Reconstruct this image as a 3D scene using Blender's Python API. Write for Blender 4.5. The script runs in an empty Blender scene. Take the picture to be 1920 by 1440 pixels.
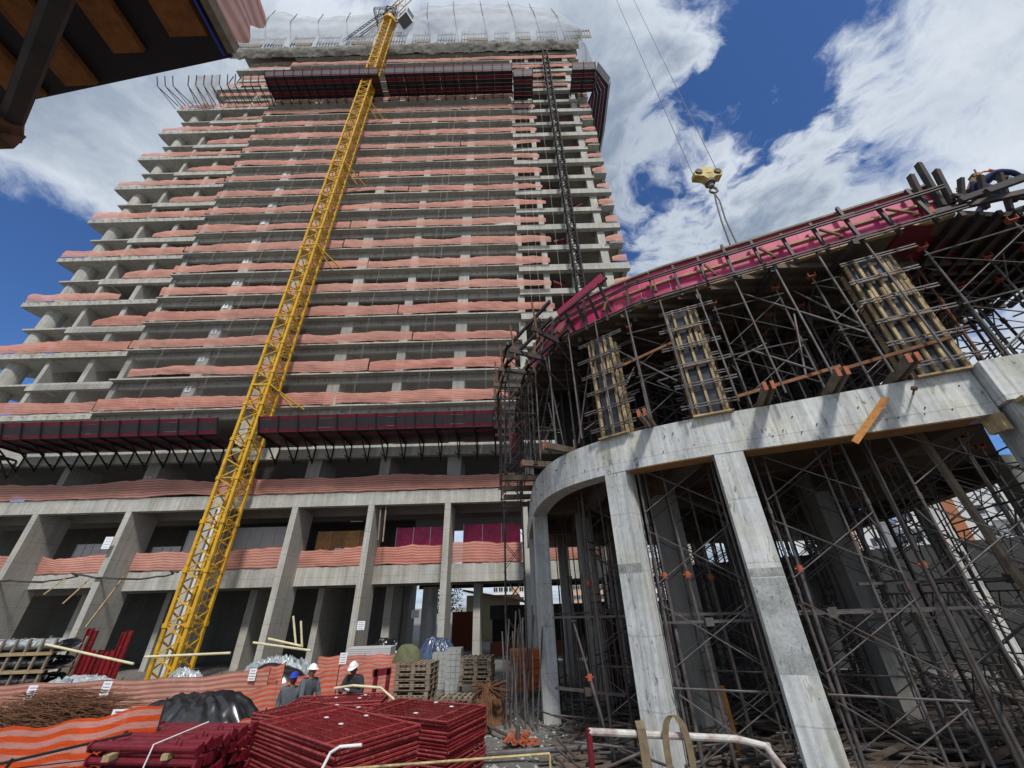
import bpy, math, random
import numpy as np
from mathutils import Vector, Matrix, noise as mnoise
random.seed(7)
scene = bpy.context.scene
COL = scene.collection
V = Vector

# ---------------------------------------------------------------- camera
ZC = V((-35.0, 1255.0, 721.0)).normalized()          # world up seen in camera axes (right, up, forward)
FW = V((0.0, math.sqrt(1 - ZC.z ** 2), ZC.z))
_rz = ZC.x; _ry = -_rz * FW.z / FW.y
RT = V((math.sqrt(1 - _ry * _ry - _rz * _rz), _ry, _rz))
UPV = RT.cross(FW)
cam_data = bpy.data.cameras.new('camera')
cam = bpy.data.objects.new('camera', cam_data)
COL.objects.link(cam)
m = Matrix.Identity(4)
for i in range(3):
    m[i][0] = RT[i]; m[i][1] = UPV[i]; m[i][2] = -FW[i]
cam.matrix_world = m
cam_data.sensor_width = 36.0
cam_data.lens = 721.0 / 1920.0 * 36.0
cam_data.clip_start = 0.05
cam_data.clip_end = 3000.0
scene.camera = cam

def ray(px, py):
    return (RT * (px - 960) + UPV * (720 - py) + FW * 721.0).normalized()

# ---------------------------------------------------------------- world
SUN_EL, SUN_AZ = 50.0, 166.0        # azimuth measured clockwise from +Y
world = bpy.data.worlds.new('World')
scene.world = world
world.use_nodes = True
wt = world.node_tree
for n in list(wt.nodes): wt.nodes.remove(n)

class NT:
    def __init__(s, tree): s.t = tree
    def n(s, typ, **kw):
        nd = s.t.nodes.new(typ)
        ins = kw.pop('ins', {})
        for k, v in kw.items(): setattr(nd, k, v)
        for k, v in ins.items():
            if isinstance(v, bpy.types.NodeSocket): s.t.links.new(v, nd.inputs[k])
            else: nd.inputs[k].default_value = v
        return nd
    def math(s, op, a, b=None, c=None, clamp=False):
        ins = {0: a}
        if b is not None: ins[1] = b
        if c is not None: ins[2] = c
        return s.n('ShaderNodeMath', operation=op, use_clamp=clamp, ins=ins).outputs[0]
    def noise(s, vec, scale, detail=4, rough=0.5, dist=0.0):
        return s.n('ShaderNodeTexNoise', ins={'Vector': vec, 'Scale': scale, 'Detail': detail, 'Roughness': rough, 'Distortion': dist}).outputs[0]
    def mapr(s, v, a, b, c=0.0, d=1.0, smooth=False):
        return s.n('ShaderNodeMapRange', clamp=True, interpolation_type='SMOOTHSTEP' if smooth else 'LINEAR',
                   ins={0: v, 1: a, 2: b, 3: c, 4: d}).outputs[0]
    def mix(s, f, a, b, blend='MIX'):
        nd = s.t.nodes.new('ShaderNodeMix'); nd.data_type = 'RGBA'; nd.blend_type = blend
        for k, v in ((0, f), (6, a), (7, b)):
            if isinstance(v, bpy.types.NodeSocket): s.t.links.new(v, nd.inputs[k])
            else: nd.inputs[k].default_value = v if k == 0 or len(v) == 4 else (*v, 1)
        return nd.outputs[2]
    def vmath(s, op, a, b=None):
        ins = {0: a}
        if b is not None: ins[1] = b
        nd = s.n('ShaderNodeVectorMath', operation=op, ins=ins)
        return nd.outputs['Value'] if op in ('DOT_PRODUCT', 'LENGTH', 'DISTANCE') else nd.outputs[0]

W = NT(wt)
sky = W.n('ShaderNodeTexSky', sky_type='NISHITA', sun_disc=False, sun_elevation=math.radians(SUN_EL),
          sun_rotation=math.radians(SUN_AZ), altitude=760.0, air_density=1.0, dust_density=0.6, ozone_density=2.0)
tc = W.n('ShaderNodeTexCoord')
dirv = W.vmath('NORMALIZE', tc.outputs['Generated'])
sep = W.n('ShaderNodeSeparateXYZ', ins={0: dirv})
zc = W.math('MAXIMUM', sep.outputs[2], 0.0)
den = W.math('ADD', zc, 0.22)
cp = W.n('ShaderNodeCombineXYZ', ins={0: W.math('DIVIDE', sep.outputs[0], den), 1: W.math('DIVIDE', sep.outputs[1], den), 2: 0.3}).outputs[0]
w1 = W.n('ShaderNodeTexNoise', ins={'Vector': cp, 'Scale': 1.6, 'Detail': 5.0, 'Roughness': 0.55})
warp = W.vmath('SCALE', W.vmath('SUBTRACT', w1.outputs['Color'], (0.5, 0.5, 0.5)))
warp.node.inputs[3].default_value = 0.4
cpw = W.vmath('ADD', cp, warp)
nbig = W.noise(cpw, 1.1, 9, 0.58)
nfin = W.noise(cpw, 3.4, 14, 0.66)
dn = W.math('ADD', W.math('MULTIPLY', W.math('SUBTRACT', nbig, 0.5), 0.9), W.math('ADD', W.math('MULTIPLY', W.math('SUBTRACT', nfin, 0.5), 1.25), 0.5))
# gaps in the cloud deck where the blue shows (directions in the world)
wd = W.vmath('SCALE', W.vmath('SUBTRACT', w1.outputs['Color'], (0.5, 0.5, 0.5)))
wd.node.inputs[3].default_value = 0.42
dirw = W.vmath('NORMALIZE', W.vmath('ADD', dirv, wd))
acc = None
for (px, py, rad, amp) in [(-60, 640, 17, 0.42), (100, 640, 9, 0.25), (-260, 820, 20, 0.4), (10, 470, 9, 0.26), (-60, 330, 8, 0.2), (90, -40, 20, -0.12), (260, 250, 12, -0.16), (1450, 110, 5, 0.2), (1360, 130, 4, 0.14), (1510, 60, 4.5, 0.17), (1470, 200, 4, 0.16), (1210, 390, 5, 0.16), (1180, 470, 5, 0.16), (1420, 310, 4, 0.07), (1900, 940, 10, 0.5), (1640, 1020, 8, 0.4)]:
    h = ray(px, py)
    dt = W.vmath('DOT_PRODUCT', dirw, tuple(h))
    g = W.mapr(dt, math.cos(math.radians(rad * 1.35)), math.cos(math.radians(rad * 0.35)), 0.0, amp, True)
    acc = g if acc is None else W.math('ADD', acc, g)
zone = W.mapr(W.vmath('DOT_PRODUCT', dirv, tuple(ray(1330, 300))), math.cos(math.radians(21)), math.cos(math.radians(6)), 0.0, 1.0, True)
nz = W.noise(cpw, 7.5, 10, 0.6)
nmid = W.noise(cpw, 3.3, 6, 0.55)
patch = W.math('MULTIPLY', zone, W.math('ADD', W.math('MULTIPLY', W.math('SUBTRACT', nz, 0.5), 2.1), W.math('SUBTRACT', W.math('MULTIPLY', W.math('SUBTRACT', nmid, 0.5), 1.3), -0.04)))
dens = W.math('ADD', W.math('SUBTRACT', W.math('ADD', dn, 0.225), acc), patch)
cov = W.mapr(dens, 0.36, 0.70, 0.0, 1.0, True)
shade_n = W.noise(cpw, 1.5, 8, 0.6)
thick = W.mapr(W.math('ADD', W.math('MULTIPLY', dens, 0.6), W.math('MULTIPLY', shade_n, 0.9)), 0.66, 1.22, 0.0, 1.0, True)
ccol = W.mix(thick, (5.8, 6.3, 6.9), (1.9, 2.4, 3.2))
hor = W.mapr(sep.outputs[2], 0.0, 0.25, 0.0, 1.0)
skyc = W.mix(1.0, sky.outputs[0], (0.46, 0.68, 1.0), 'MULTIPLY')
allc = W.mix(cov, skyc, ccol)
bg = W.n('ShaderNodeBackground', ins={'Color': W.mix(W.mapr(sep.outputs[2], -0.04, 0.0), (0.9, 0.9, 0.85), allc), 'Strength': 0.1})
wo = W.n('ShaderNodeOutputWorld', ins={'Surface': bg.outputs[0]})

# ---------------------------------------------------------------- sun (behind thin cloud, so broad and soft)
sd = bpy.data.lights.new('sun', 'SUN'); sd.energy = 2.6; sd.angle = math.radians(7); sd.color = (1.0, 0.96, 0.9)
sun = bpy.data.objects.new('sun', sd); COL.objects.link(sun)
_el, _az = math.radians(SUN_EL), math.radians(SUN_AZ)
sdir = V((math.sin(_az) * math.cos(_el), math.cos(_az) * math.cos(_el), math.sin(_el)))
sun.rotation_euler = sdir.to_track_quat('Z', 'Y').to_euler()
scene.view_settings.view_transform = 'Standard'
scene.view_settings.look = 'None'
scene.view_settings.gamma = 1.0
scene.view_settings.use_curve_mapping = False
scene.view_settings.exposure = 0.4
scene.cycles.max_bounces = 6; scene.cycles.transparent_max_bounces = 8
scene.render.engine = 'CYCLES'

# ================================================================ materials
MATS = {}
def newmat(name):
    mt = bpy.data.materials.new(name); mt.use_nodes = True
    t = mt.node_tree
    for n in list(t.nodes): t.nodes.remove(n)
    N = NT(t)
    out = N.n('ShaderNodeOutputMaterial')
    MATS[name] = mt
    return mt, N, out

def wpos(N):
    return N.n('ShaderNodeNewGeometry').outputs['Position']

def stretch(N, vec, s):
    return N.n('ShaderNodeMapping', ins={0: vec, 3: s}).outputs[0]

def finish(N, out, col, rough=0.8, metal=0.0, bump=None, bs=0.2, bd=0.02, spec=0.3, extra=None):
    ins = {'Base Color': col if isinstance(col, bpy.types.NodeSocket) else (*col, 1), 'Roughness': rough, 'Metallic': metal, 'Specular IOR Level': spec}
    b = N.n('ShaderNodeBsdfPrincipled', ins=ins)
    if bump is not None:
        bn = N.n('ShaderNodeBump', ins={'Strength': bs, 'Distance': bd, 'Height': bump})
        N.t.links.new(bn.outputs[0], b.inputs['Normal'])
    N.t.links.new(b.outputs[0], out.inputs[0])
    return b

def concrete(name, base, mottle=0.35, streak=0.3, pits=0.5, joint=0.0, tint=(1.05, 1.0, 0.9), sc=1.0, strokes=0.22):
    mt, N, out = newmat(name)
    p = wpos(N)
    a = N.noise(p, 0.5 * sc, 8, 0.65)
    b = N.noise(p, 5 * sc, 6, 0.7)
    s = N.noise(stretch(N, p, (3.0 * sc, 3.0 * sc, 0.25 * sc)), 1.0, 6, 0.65)
    f = N.math('ADD', N.math('MULTIPLY', N.math('SUBTRACT', a, 0.5), mottle * 2.2),
               N.math('ADD', N.math('MULTIPLY', N.math('SUBTRACT', b, 0.5), mottle * 1.3), N.math('MULTIPLY', N.math('SUBTRACT', s, 0.5), streak * 2.2)))
    v = N.math('ADD', f, 1.0)
    vo = N.n('ShaderNodeTexVoronoi', feature='F1', ins={'Vector': N.n('ShaderNodeMapping', ins={0: p, 3: (1, 1, 0.6)}).outputs[0], 'Scale': 7.0 * sc})
    pit = N.mapr(vo.outputs['Distance'], 0.06, 0.13, 1 - pits, 1.0)
    sel = N.mapr(N.noise(p, 2.3 * sc, 3), 0.5, 0.58, 0.0, 1.0)
    pit2 = N.math('SUBTRACT', 1.0, N.math('MULTIPLY', N.math('SUBTRACT', 1.0, pit), sel))
    v = N.math('MULTIPLY', v, pit2)
    dg = N.noise(N.n('ShaderNodeMapping', ins={0: p, 2: (0.5, 0.4, 0.6), 3: (9 * sc, 9 * sc, 2.6 * sc)}).outputs[0], 1.0, 5, 0.6, 0.7)
    stk = N.mapr(dg, 0.58, 0.66, 0.0, strokes)
    stk = N.math('MULTIPLY', stk, N.mapr(N.noise(p, 1.1 * sc, 4, 0.6), 0.42, 0.6, 0.15, 1.0))
    v = N.math('MULTIPLY', v, N.math('SUBTRACT', 1.0, stk))
    brd = N.noise(N.n('ShaderNodeMapping', ins={0: p, 3: (14 * sc, 14 * sc, 0.06 * sc)}).outputs[0], 1.0, 3, 0.5)
    v = N.math('MULTIPLY', v, N.mapr(brd, 0.3, 0.7, 1 - streak * 0.28, 1 + streak * 0.16))
    big = N.mapr(N.noise(N.n('ShaderNodeMapping', ins={0: p, 3: (1.6 * sc, 1.6 * sc, 0.12 * sc)}).outputs[0], 1.0, 7, 0.7), 0.55, 0.75, 1.0, 1.0 - streak * 0.6)
    v = N.math('MULTIPLY', v, big)
    if joint > 0:
        sp = N.n('ShaderNodeSeparateXYZ', ins={0: p})
        along = N.math('ADD', sp.outputs[0], N.math('MULTIPLY', sp.outputs[1], 0.6))
        jj = []
        for co, per in ((along, 1.1), (sp.outputs[2], 1.22)):
            fr = N.math('FRACT', N.math('DIVIDE', N.math('ADD', co, N.math('MULTIPLY', N.noise(p, 1.5, 2), 0.03)), per))
            jj.append(N.mapr(N.math('ABSOLUTE', N.math('SUBTRACT', fr, 0.5)), 0.0, 0.014, 1 - joint, 1.0))
        v = N.math('MULTIPLY', v, N.math('MULTIPLY', jj[0], jj[1]))
    warm = N.mapr(N.noise(p, 0.9 * sc, 4, 0.6), 0.45, 0.7)
    c0 = N.mix(warm, base, tuple(base[i] * tint[i] for i in range(3)))
    col = N.mix(1.0, c0, N.n('ShaderNodeCombineXYZ', ins={0: v, 1: v, 2: v}).outputs[0], 'MULTIPLY')
    finish(N, out, col, 0.88, bump=N.math('ADD', b, N.math('MULTIPLY', pit2, 0.5)), bs=0.45, bd=0.015)
    return mt

def plain(name, base, rough=0.6, metal=0.0, var=0.25, dirt=None, dirtamt=0.4, sc=4.0, bs=0.2, spec=0.4, grain=None):
    mt, N, out = newmat(name)
    p = wpos(N)
    n1 = N.noise(p, sc, 6, 0.65)
    if grain: n1 = N.noise(stretch(N, p, grain), sc, 6, 0.65)
    v = N.mapr(n1, 0.25, 0.75, 1 - var, 1 + var)
    col = N.mix(1.0, base, N.n('ShaderNodeCombineXYZ', ins={0: v, 1: v, 2: v}).outputs[0], 'MULTIPLY')
    if dirt:
        d = N.mapr(N.noise(p, sc * 0.6, 8, 0.7), 0.62 - dirtamt * 0.35, 0.72, 0, 1)
        col = N.mix(d, col, dirt)
    finish(N, out, col, rough, metal, bump=n1, bs=bs, bd=0.01, spec=spec)
    return mt

def wood(name, base, dark=0.45, sc=1.0):
    mt, N, out = newmat(name)
    tcn = N.n('ShaderNodeTexCoord')
    o = tcn.outputs['Object']
    info = N.n('ShaderNodeObjectInfo')
    off = N.vmath('ADD', o, N.n('ShaderNodeCombineXYZ', ins={0: N.math('MULTIPLY', info.outputs['Random'], 17.0), 1: 0.0, 2: N.math('MULTIPLY', info.outputs['Random'], 31.0)}).outputs[0])
    n1 = N.noise(off, 3 * sc, 7, 0.7, 0.8)
    n2 = N.noise(off, 26 * sc, 4, 0.6)
    v = N.math('MULTIPLY', N.mapr(n1, 0.3, 0.7, 1 - dark, 1.2), N.mapr(n2, 0.3, 0.7, 0.75, 1.15))
    v = N.math('MULTIPLY', v, N.mapr(info.outputs['Random'], 0, 1, 0.75, 1.2))
    col = N.mix(1.0, base, N.n('ShaderNodeCombineXYZ', ins={0: v, 1: v, 2: v}).outputs[0], 'MULTIPLY')
    finish(N, out, col, 0.75, bump=n2, bs=0.3, bd=0.005)
    return mt

def netmat(name, ca, cb, n_str, sharp=0.5, transp=0.12, crinkle=1.0, trans=0.35, wobble=0.10):
    """striped woven fence fabric; stripes follow the UV height of the strip"""
    mt, N, out = newmat(name)
    uv = N.n('ShaderNodeTexCoord').outputs['UV']
    s = N.n('ShaderNodeSeparateXYZ', ins={0: uv})
    p = wpos(N)
    wob = N.math('MULTIPLY', N.math('SUBTRACT', N.noise(p, 1.3, 3), 0.5), wobble)
    fr = N.math('FRACT', N.math('MULTIPLY', N.math('ADD', s.outputs[1], wob), n_str))
    st = N.mapr(N.math('ABSOLUTE', N.math('SUBTRACT', fr, 0.5)), 0.25 - sharp * 0.2, 0.25 + sharp * 0.2, 0, 1, True)
    col = N.mix(st, ca, cb)
    v = N.mapr(N.noise(p, 0.6, 5, 0.6), 0.3, 0.7, 0.82, 1.15)
    col = N.mix(1.0, col, N.n('ShaderNodeCombineXYZ', ins={0: v, 1: v, 2: v}).outputs[0], 'MULTIPLY')
    rnd = N.n('ShaderNodeObjectInfo').outputs['Random']
    col = N.mix(N.mapr(rnd, 0, 1, 0.0, 0.35), col, (0.62, 0.42, 0.36) if ca[0] > ca[2] * 1.6 else ca)
    fold = N.noise(stretch(N, p, (1.5, 1.5, 5.0)), 2.4, 8, 0.7, 1.2)
    bn = N.n('ShaderNodeBump', ins={'Strength': 0.6 * crinkle, 'Distance': 0.035, 'Height': fold})
    d = N.n('ShaderNodeBsdfDiffuse', ins={'Color': col, 'Normal': bn.outputs[0]})
    t = N.n('ShaderNodeBsdfTranslucent', ins={'Color': col})
    mx = N.n('ShaderNodeMixShader', ins={0: trans, 1: d.outputs[0], 2: t.outputs[0]})
    tr = N.n('ShaderNodeBsdfTransparent')
    mx2 = N.n('ShaderNodeMixShader', ins={0: transp, 1: mx.outputs[0], 2: tr.outputs[0]})
    N.t.links.new(mx2.outputs[0], out.inputs[0])
    return mt

concrete('tower_concrete', (0.40, 0.40, 0.375), 0.35, 0.45, 0.5, 0.4)
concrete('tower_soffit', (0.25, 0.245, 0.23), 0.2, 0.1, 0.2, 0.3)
concrete('fin_concrete', (0.40, 0.395, 0.37), 0.32, 0.25, 0.5, 0.5)
concrete('pale_concrete', (0.50, 0.515, 0.52), 0.42, 0.6, 0.85, 0.3, (1.0, 0.97, 0.82), 1.6, strokes=0.62)
concrete('honeycomb', (0.33, 0.34, 0.345), 0.9, 0.1, 0.9, 0, (1, 1, .95), 3.5, strokes=0.75)
concrete('rough_joint', (0.30, 0.305, 0.30), 1.0, 0.1, 0.9, 0, (1, 1, .95), 5.0, strokes=0.8)
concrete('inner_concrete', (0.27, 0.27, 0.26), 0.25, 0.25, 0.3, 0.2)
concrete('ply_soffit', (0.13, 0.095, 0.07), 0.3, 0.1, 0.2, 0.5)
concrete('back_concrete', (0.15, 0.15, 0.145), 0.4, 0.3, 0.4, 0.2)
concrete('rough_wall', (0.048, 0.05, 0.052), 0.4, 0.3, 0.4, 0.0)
plain('scaffold_steel', (0.12, 0.12, 0.125), 0.6, 0.4, 0.5, (0.09, 0.055, 0.035), 0.62, 5)
plain('dark_steel', (0.05, 0.045, 0.045), 0.6, 0.3, 0.4, (0.09, 0.05, 0.035), 0.35, 5)
plain('black_steel', (0.012, 0.011, 0.012), 0.8, 0.0, 0.3)
plain('rust', (0.16, 0.07, 0.035), 0.85, 0.1, 0.4, (0.07, 0.045, 0.03), 0.5, 8)
plain('orange_cap', (0.36, 0.09, 0.045), 0.7, 0.0, 0.25, (0.2, 0.08, 0.05), 0.3, 9)
plain('crane_yellow', (0.58, 0.33, 0.022), 0.5, 0.0, 0.22, (0.24, 0.15, 0.04), 0.3, 3)
plain('crimson', (0.30, 0.012, 0.06), 0.5)
plain('white_paint', (0.7, 0.7, 0.7), 0.5, 0.0, 0.1, (0.35, 0.33, 0.3), 0.2)
plain('paper', (0.75, 0.76, 0.82), 0.7, 0.0, 0.04)
plain('ink', (0.06, 0.06, 0.09), 0.8)
mt, N, out = newmat('red_paint')
p = wpos(N); g_ = N.n('ShaderNodeNewGeometry'); rnd = N.n('ShaderNodeObjectInfo').outputs['Random']
n1 = N.noise(p, 5, 7, 0.7); n2 = N.noise(p, 24, 5, 0.7)
v = N.math('MULTIPLY', N.mapr(n1, 0.3, 0.7, 0.6, 1.25), N.mapr(rnd, 0, 1, 0.65, 1.35))
c = N.mix(1.0, (0.19, 0.008, 0.014), N.n('ShaderNodeCombineXYZ', ins={0: v, 1: v, 2: v}).outputs[0], 'MULTIPLY')
up_ = N.mapr(N.n('ShaderNodeSeparateXYZ', ins={0: g_.outputs['Normal']}).outputs[2], 0.3, 0.95, 0, 1)
c = N.mix(N.math('MULTIPLY', up_, N.mapr(n1, 0.35, 0.65, 0.15, 0.75)), c, (0.27, 0.10, 0.085))
c = N.mix(N.mapr(n2, 0.60, 0.68, 0, 0.8), c, (0.30, 0.27, 0.25))
c = N.mix(N.mapr(N.noise(p, 11, 5, 0.7), 0.62, 0.70, 0, 0.8), c, (0.05, 0.018, 0.012))
finish(N, out, c, 0.6, bump=n2, bs=0.3, bd=0.004)
plain('prop_red', (0.14, 0.008, 0.018), 0.42, 0.0, 0.3, (0.1, 0.03, 0.03), 0.25, 7, 0.25)
plain('tray_red', (0.13, 0.006, 0.02), 0.5, 0.0, 0.3)
plain('tray_black', (0.016, 0.012, 0.016), 0.5, 0.0, 0.3)
plain('tray_dark', (0.035, 0.028, 0.035), 0.5, 0.0, 0.3)
plain('tray_grey', (0.16, 0.155, 0.17), 0.6, 0.0, 0.3)
plain('pink_film', (0.50, 0.025, 0.13), 0.5, 0.0, 0.45, (0.40, 0.05, 0.12), 0.45, 2.5, 0.1)
plain('pink_film_pale', (0.52, 0.06, 0.14), 0.55, 0.0, 0.45, (0.40, 0.06, 0.12), 0.35, 2.5, 0.1)
plain('film_black', (0.022, 0.026, 0.036), 0.33, 0.0, 0.5, (0.09, 0.095, 0.11), 0.35, 4)
wood('pine', (0.46, 0.34, 0.19)); wood('plywood', (0.36, 0.19, 0.08), 0.3)
wood('joist_wood', (0.30, 0.115, 0.035), 0.5); wood('grey_wood', (0.25, 0.2, 0.15)); wood('orange_wood', (0.5, 0.22, 0.06))
wood('timber_brown', (0.24, 0.11, 0.05)); wood('old_plank', (0.13, 0.10, 0.08))
plain('cable', (0.05, 0.05, 0.05), 0.6)
plain('hook_yellow', (0.52, 0.40, 0.13), 0.6, 0, 0.3, (0.12, 0.1, 0.06), 0.35, 5)
plain('black_tarp', (0.014, 0.015, 0.018), 0.28, 0, 0.3, spec=0.6)
plain('grey_tarp', (0.20, 0.19, 0.165), 0.9, 0, 0.4, (0.1, 0.09, 0.08), 0.5, 1.2)
plain('green_tarp', (0.10, 0.11, 0.055), 0.8, 0, 0.3)
plain('plastic_sheet', (0.36, 0.40, 0.43), 0.25, 0, 0.45, (0.1, 0.12, 0.14), 0.5, 6, 0.5, 0.6)
plain('bagged_dark', (0.07, 0.075, 0.085), 0.35, 0, 0.6, (0.3, 0.32, 0.34), 0.25, 8, 0.5, 0.6)
plain('blue_sheet', (0.05, 0.08, 0.16), 0.3, 0, 0.5, (0.015, 0.017, 0.025), 0.6, 5, 0.4, 0.6)
plain('pvc', (0.60, 0.55, 0.36), 0.5); plain('drywall', (0.46, 0.47, 0.48), 0.6, 0, 0.08)
plain('aluminium', (0.45, 0.46, 0.48), 0.4, 0.6, 0.15)
plain('block', (0.31, 0.32, 0.31), 0.95, 0, 0.25, None, 0, 12, 0.5)
plain('brick_red', (0.28, 0.085, 0.045), 0.9, 0, 0.3, None, 0, 9)
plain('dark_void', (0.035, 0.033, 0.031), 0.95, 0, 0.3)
plain('cream_wall', (0.50, 0.44, 0.28), 0.9, 0, 0.1); plain('roof_tile', (0.30, 0.13, 0.08), 0.9, 0, 0.3)
plain('white_wall', (0.68, 0.68, 0.68), 0.8, 0, 0.06); plain('orange_wall', (0.42, 0.17, 0.085), 0.85, 0, 0.12)
plain('peach_wall', (0.55, 0.36, 0.25), 0.85, 0, 0.08)
plain('window_glass', (0.04, 0.05, 0.065), 0.1, 0, 0.3, spec=0.6)
plain('leaf', (0.05, 0.07, 0.03), 0.8, 0, 0.4)
plain('navy_cloth', (0.018, 0.03, 0.10), 0.85, 0, 0.3); plain('grey_cloth', (0.085, 0.10, 0.115), 0.9, 0, 0.2, None, 0, 9)
plain('dark_cloth', (0.028, 0.032, 0.036), 0.9, 0, 0.25); plain('skin', (0.24, 0.11, 0.07), 0.6, 0, 0.08)
plain('helmet_white', (0.75, 0.75, 0.76), 0.35, 0, 0.04); plain('helmet_blue', (0.02, 0.05, 0.40), 0.35, 0, 0.05)
plain('boot', (0.02, 0.018, 0.016), 0.7); plain('red_cloth', (0.4, 0.02, 0.03), 0.8); plain('harness_orange', (0.6, 0.14, 0.03), 0.7)
plain('strap_web', (0.16, 0.125, 0.075), 0.9, 0, 0.35, None, 0, 14)
plain('rail_white', (0.5, 0.49, 0.46), 0.6, 0, 0.3, (0.17, 0.05, 0.04), 0.55, 9)
plain('rail_yellow', (0.45, 0.36, 0.18), 0.6, 0.2, 0.3, (0.06, 0.04, 0.03), 0.45, 12)
plain('glow_tube', (0.9, 0.9, 0.9), 0.5)
netmat('net_faded', (0.84, 0.44, 0.37), (0.78, 0.37, 0.29), 5, 0.9, 0.15)
netmat('net_stripe', (0.82, 0.44, 0.37), (0.55, 0.20, 0.14), 7, 0.8, 0.08)
netmat('net_bright', (0.66, 0.31, 0.27), (0.78, 0.10, 0.02), 11, 0.2, 0.05, 1.0, 0.35, 0.03)
netmat('net_tan', (0.60, 0.37, 0.28), (0.46, 0.085, 0.06), 9, 0.4, 0.04, 1.0, 0.35, 0.03)
netmat('net_deep', (0.52, 0.13, 0.08), (0.40, 0.05, 0.03), 6, 0.6, 0.05)
netmat('net_white', (0.74, 0.76, 0.79), (0.62, 0.64, 0.68), 3, 1.0, 0.28, 1.0, 0.5)
# fine wire screen stretched over the lower storeys: dark threads, mostly holes
mt, N, out = newmat('wire_screen')
p = wpos(N)
sp = N.n('ShaderNodeSeparateXYZ', ins={0: p})
aa = N.math('ABSOLUTE', N.math('SUBTRACT', N.math('FRACT', N.math('MULTIPLY', N.math('ADD', sp.outputs[0], sp.outputs[2]), 5.0)), 0.5))
bb = N.math('ABSOLUTE', N.math('SUBTRACT', N.math('FRACT', N.math('MULTIPLY', N.math('SUBTRACT', sp.outputs[0], sp.outputs[2]), 5.0)), 0.5))
th = N.mapr(N.math('MINIMUM', aa, bb), 0.05, 0.1, 0.75, 0.0)
dd = N.n('ShaderNodeBsdfDiffuse', ins={'Color': (0.16, 0.15, 0.14, 1)})
tt = N.n('ShaderNodeBsdfTransparent')
N.t.links.new(N.n('ShaderNodeMixShader', ins={0: th, 1: tt.outputs[0], 2: dd.outputs[0]}).outputs[0], out.inputs[0])
# ground: dusty rubble
mt, N, out = newmat('site_ground')
p = wpos(N)
n1 = N.noise(p, 0.35, 8, 0.6); n2 = N.noise(p, 6, 8, 0.75); n3 = N.noise(p, 30, 4, 0.7)
c = N.mix(N.mapr(n1, 0.4, 0.6), (0.10, 0.095, 0.085), (0.20, 0.19, 0.17))
c = N.mix(N.mapr(n2, 0.35, 0.7), c, (0.27, 0.265, 0.25))
c = N.mix(N.mapr(n3, 0.5, 0.7, 0, 0.6), c, (0.06, 0.05, 0.045))
finish(N, out, c, 0.95, bump=N.math('ADD', n2, N.math('MULTIPLY', n3, 0.5)), bs=1.0, bd=0.08)

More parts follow.
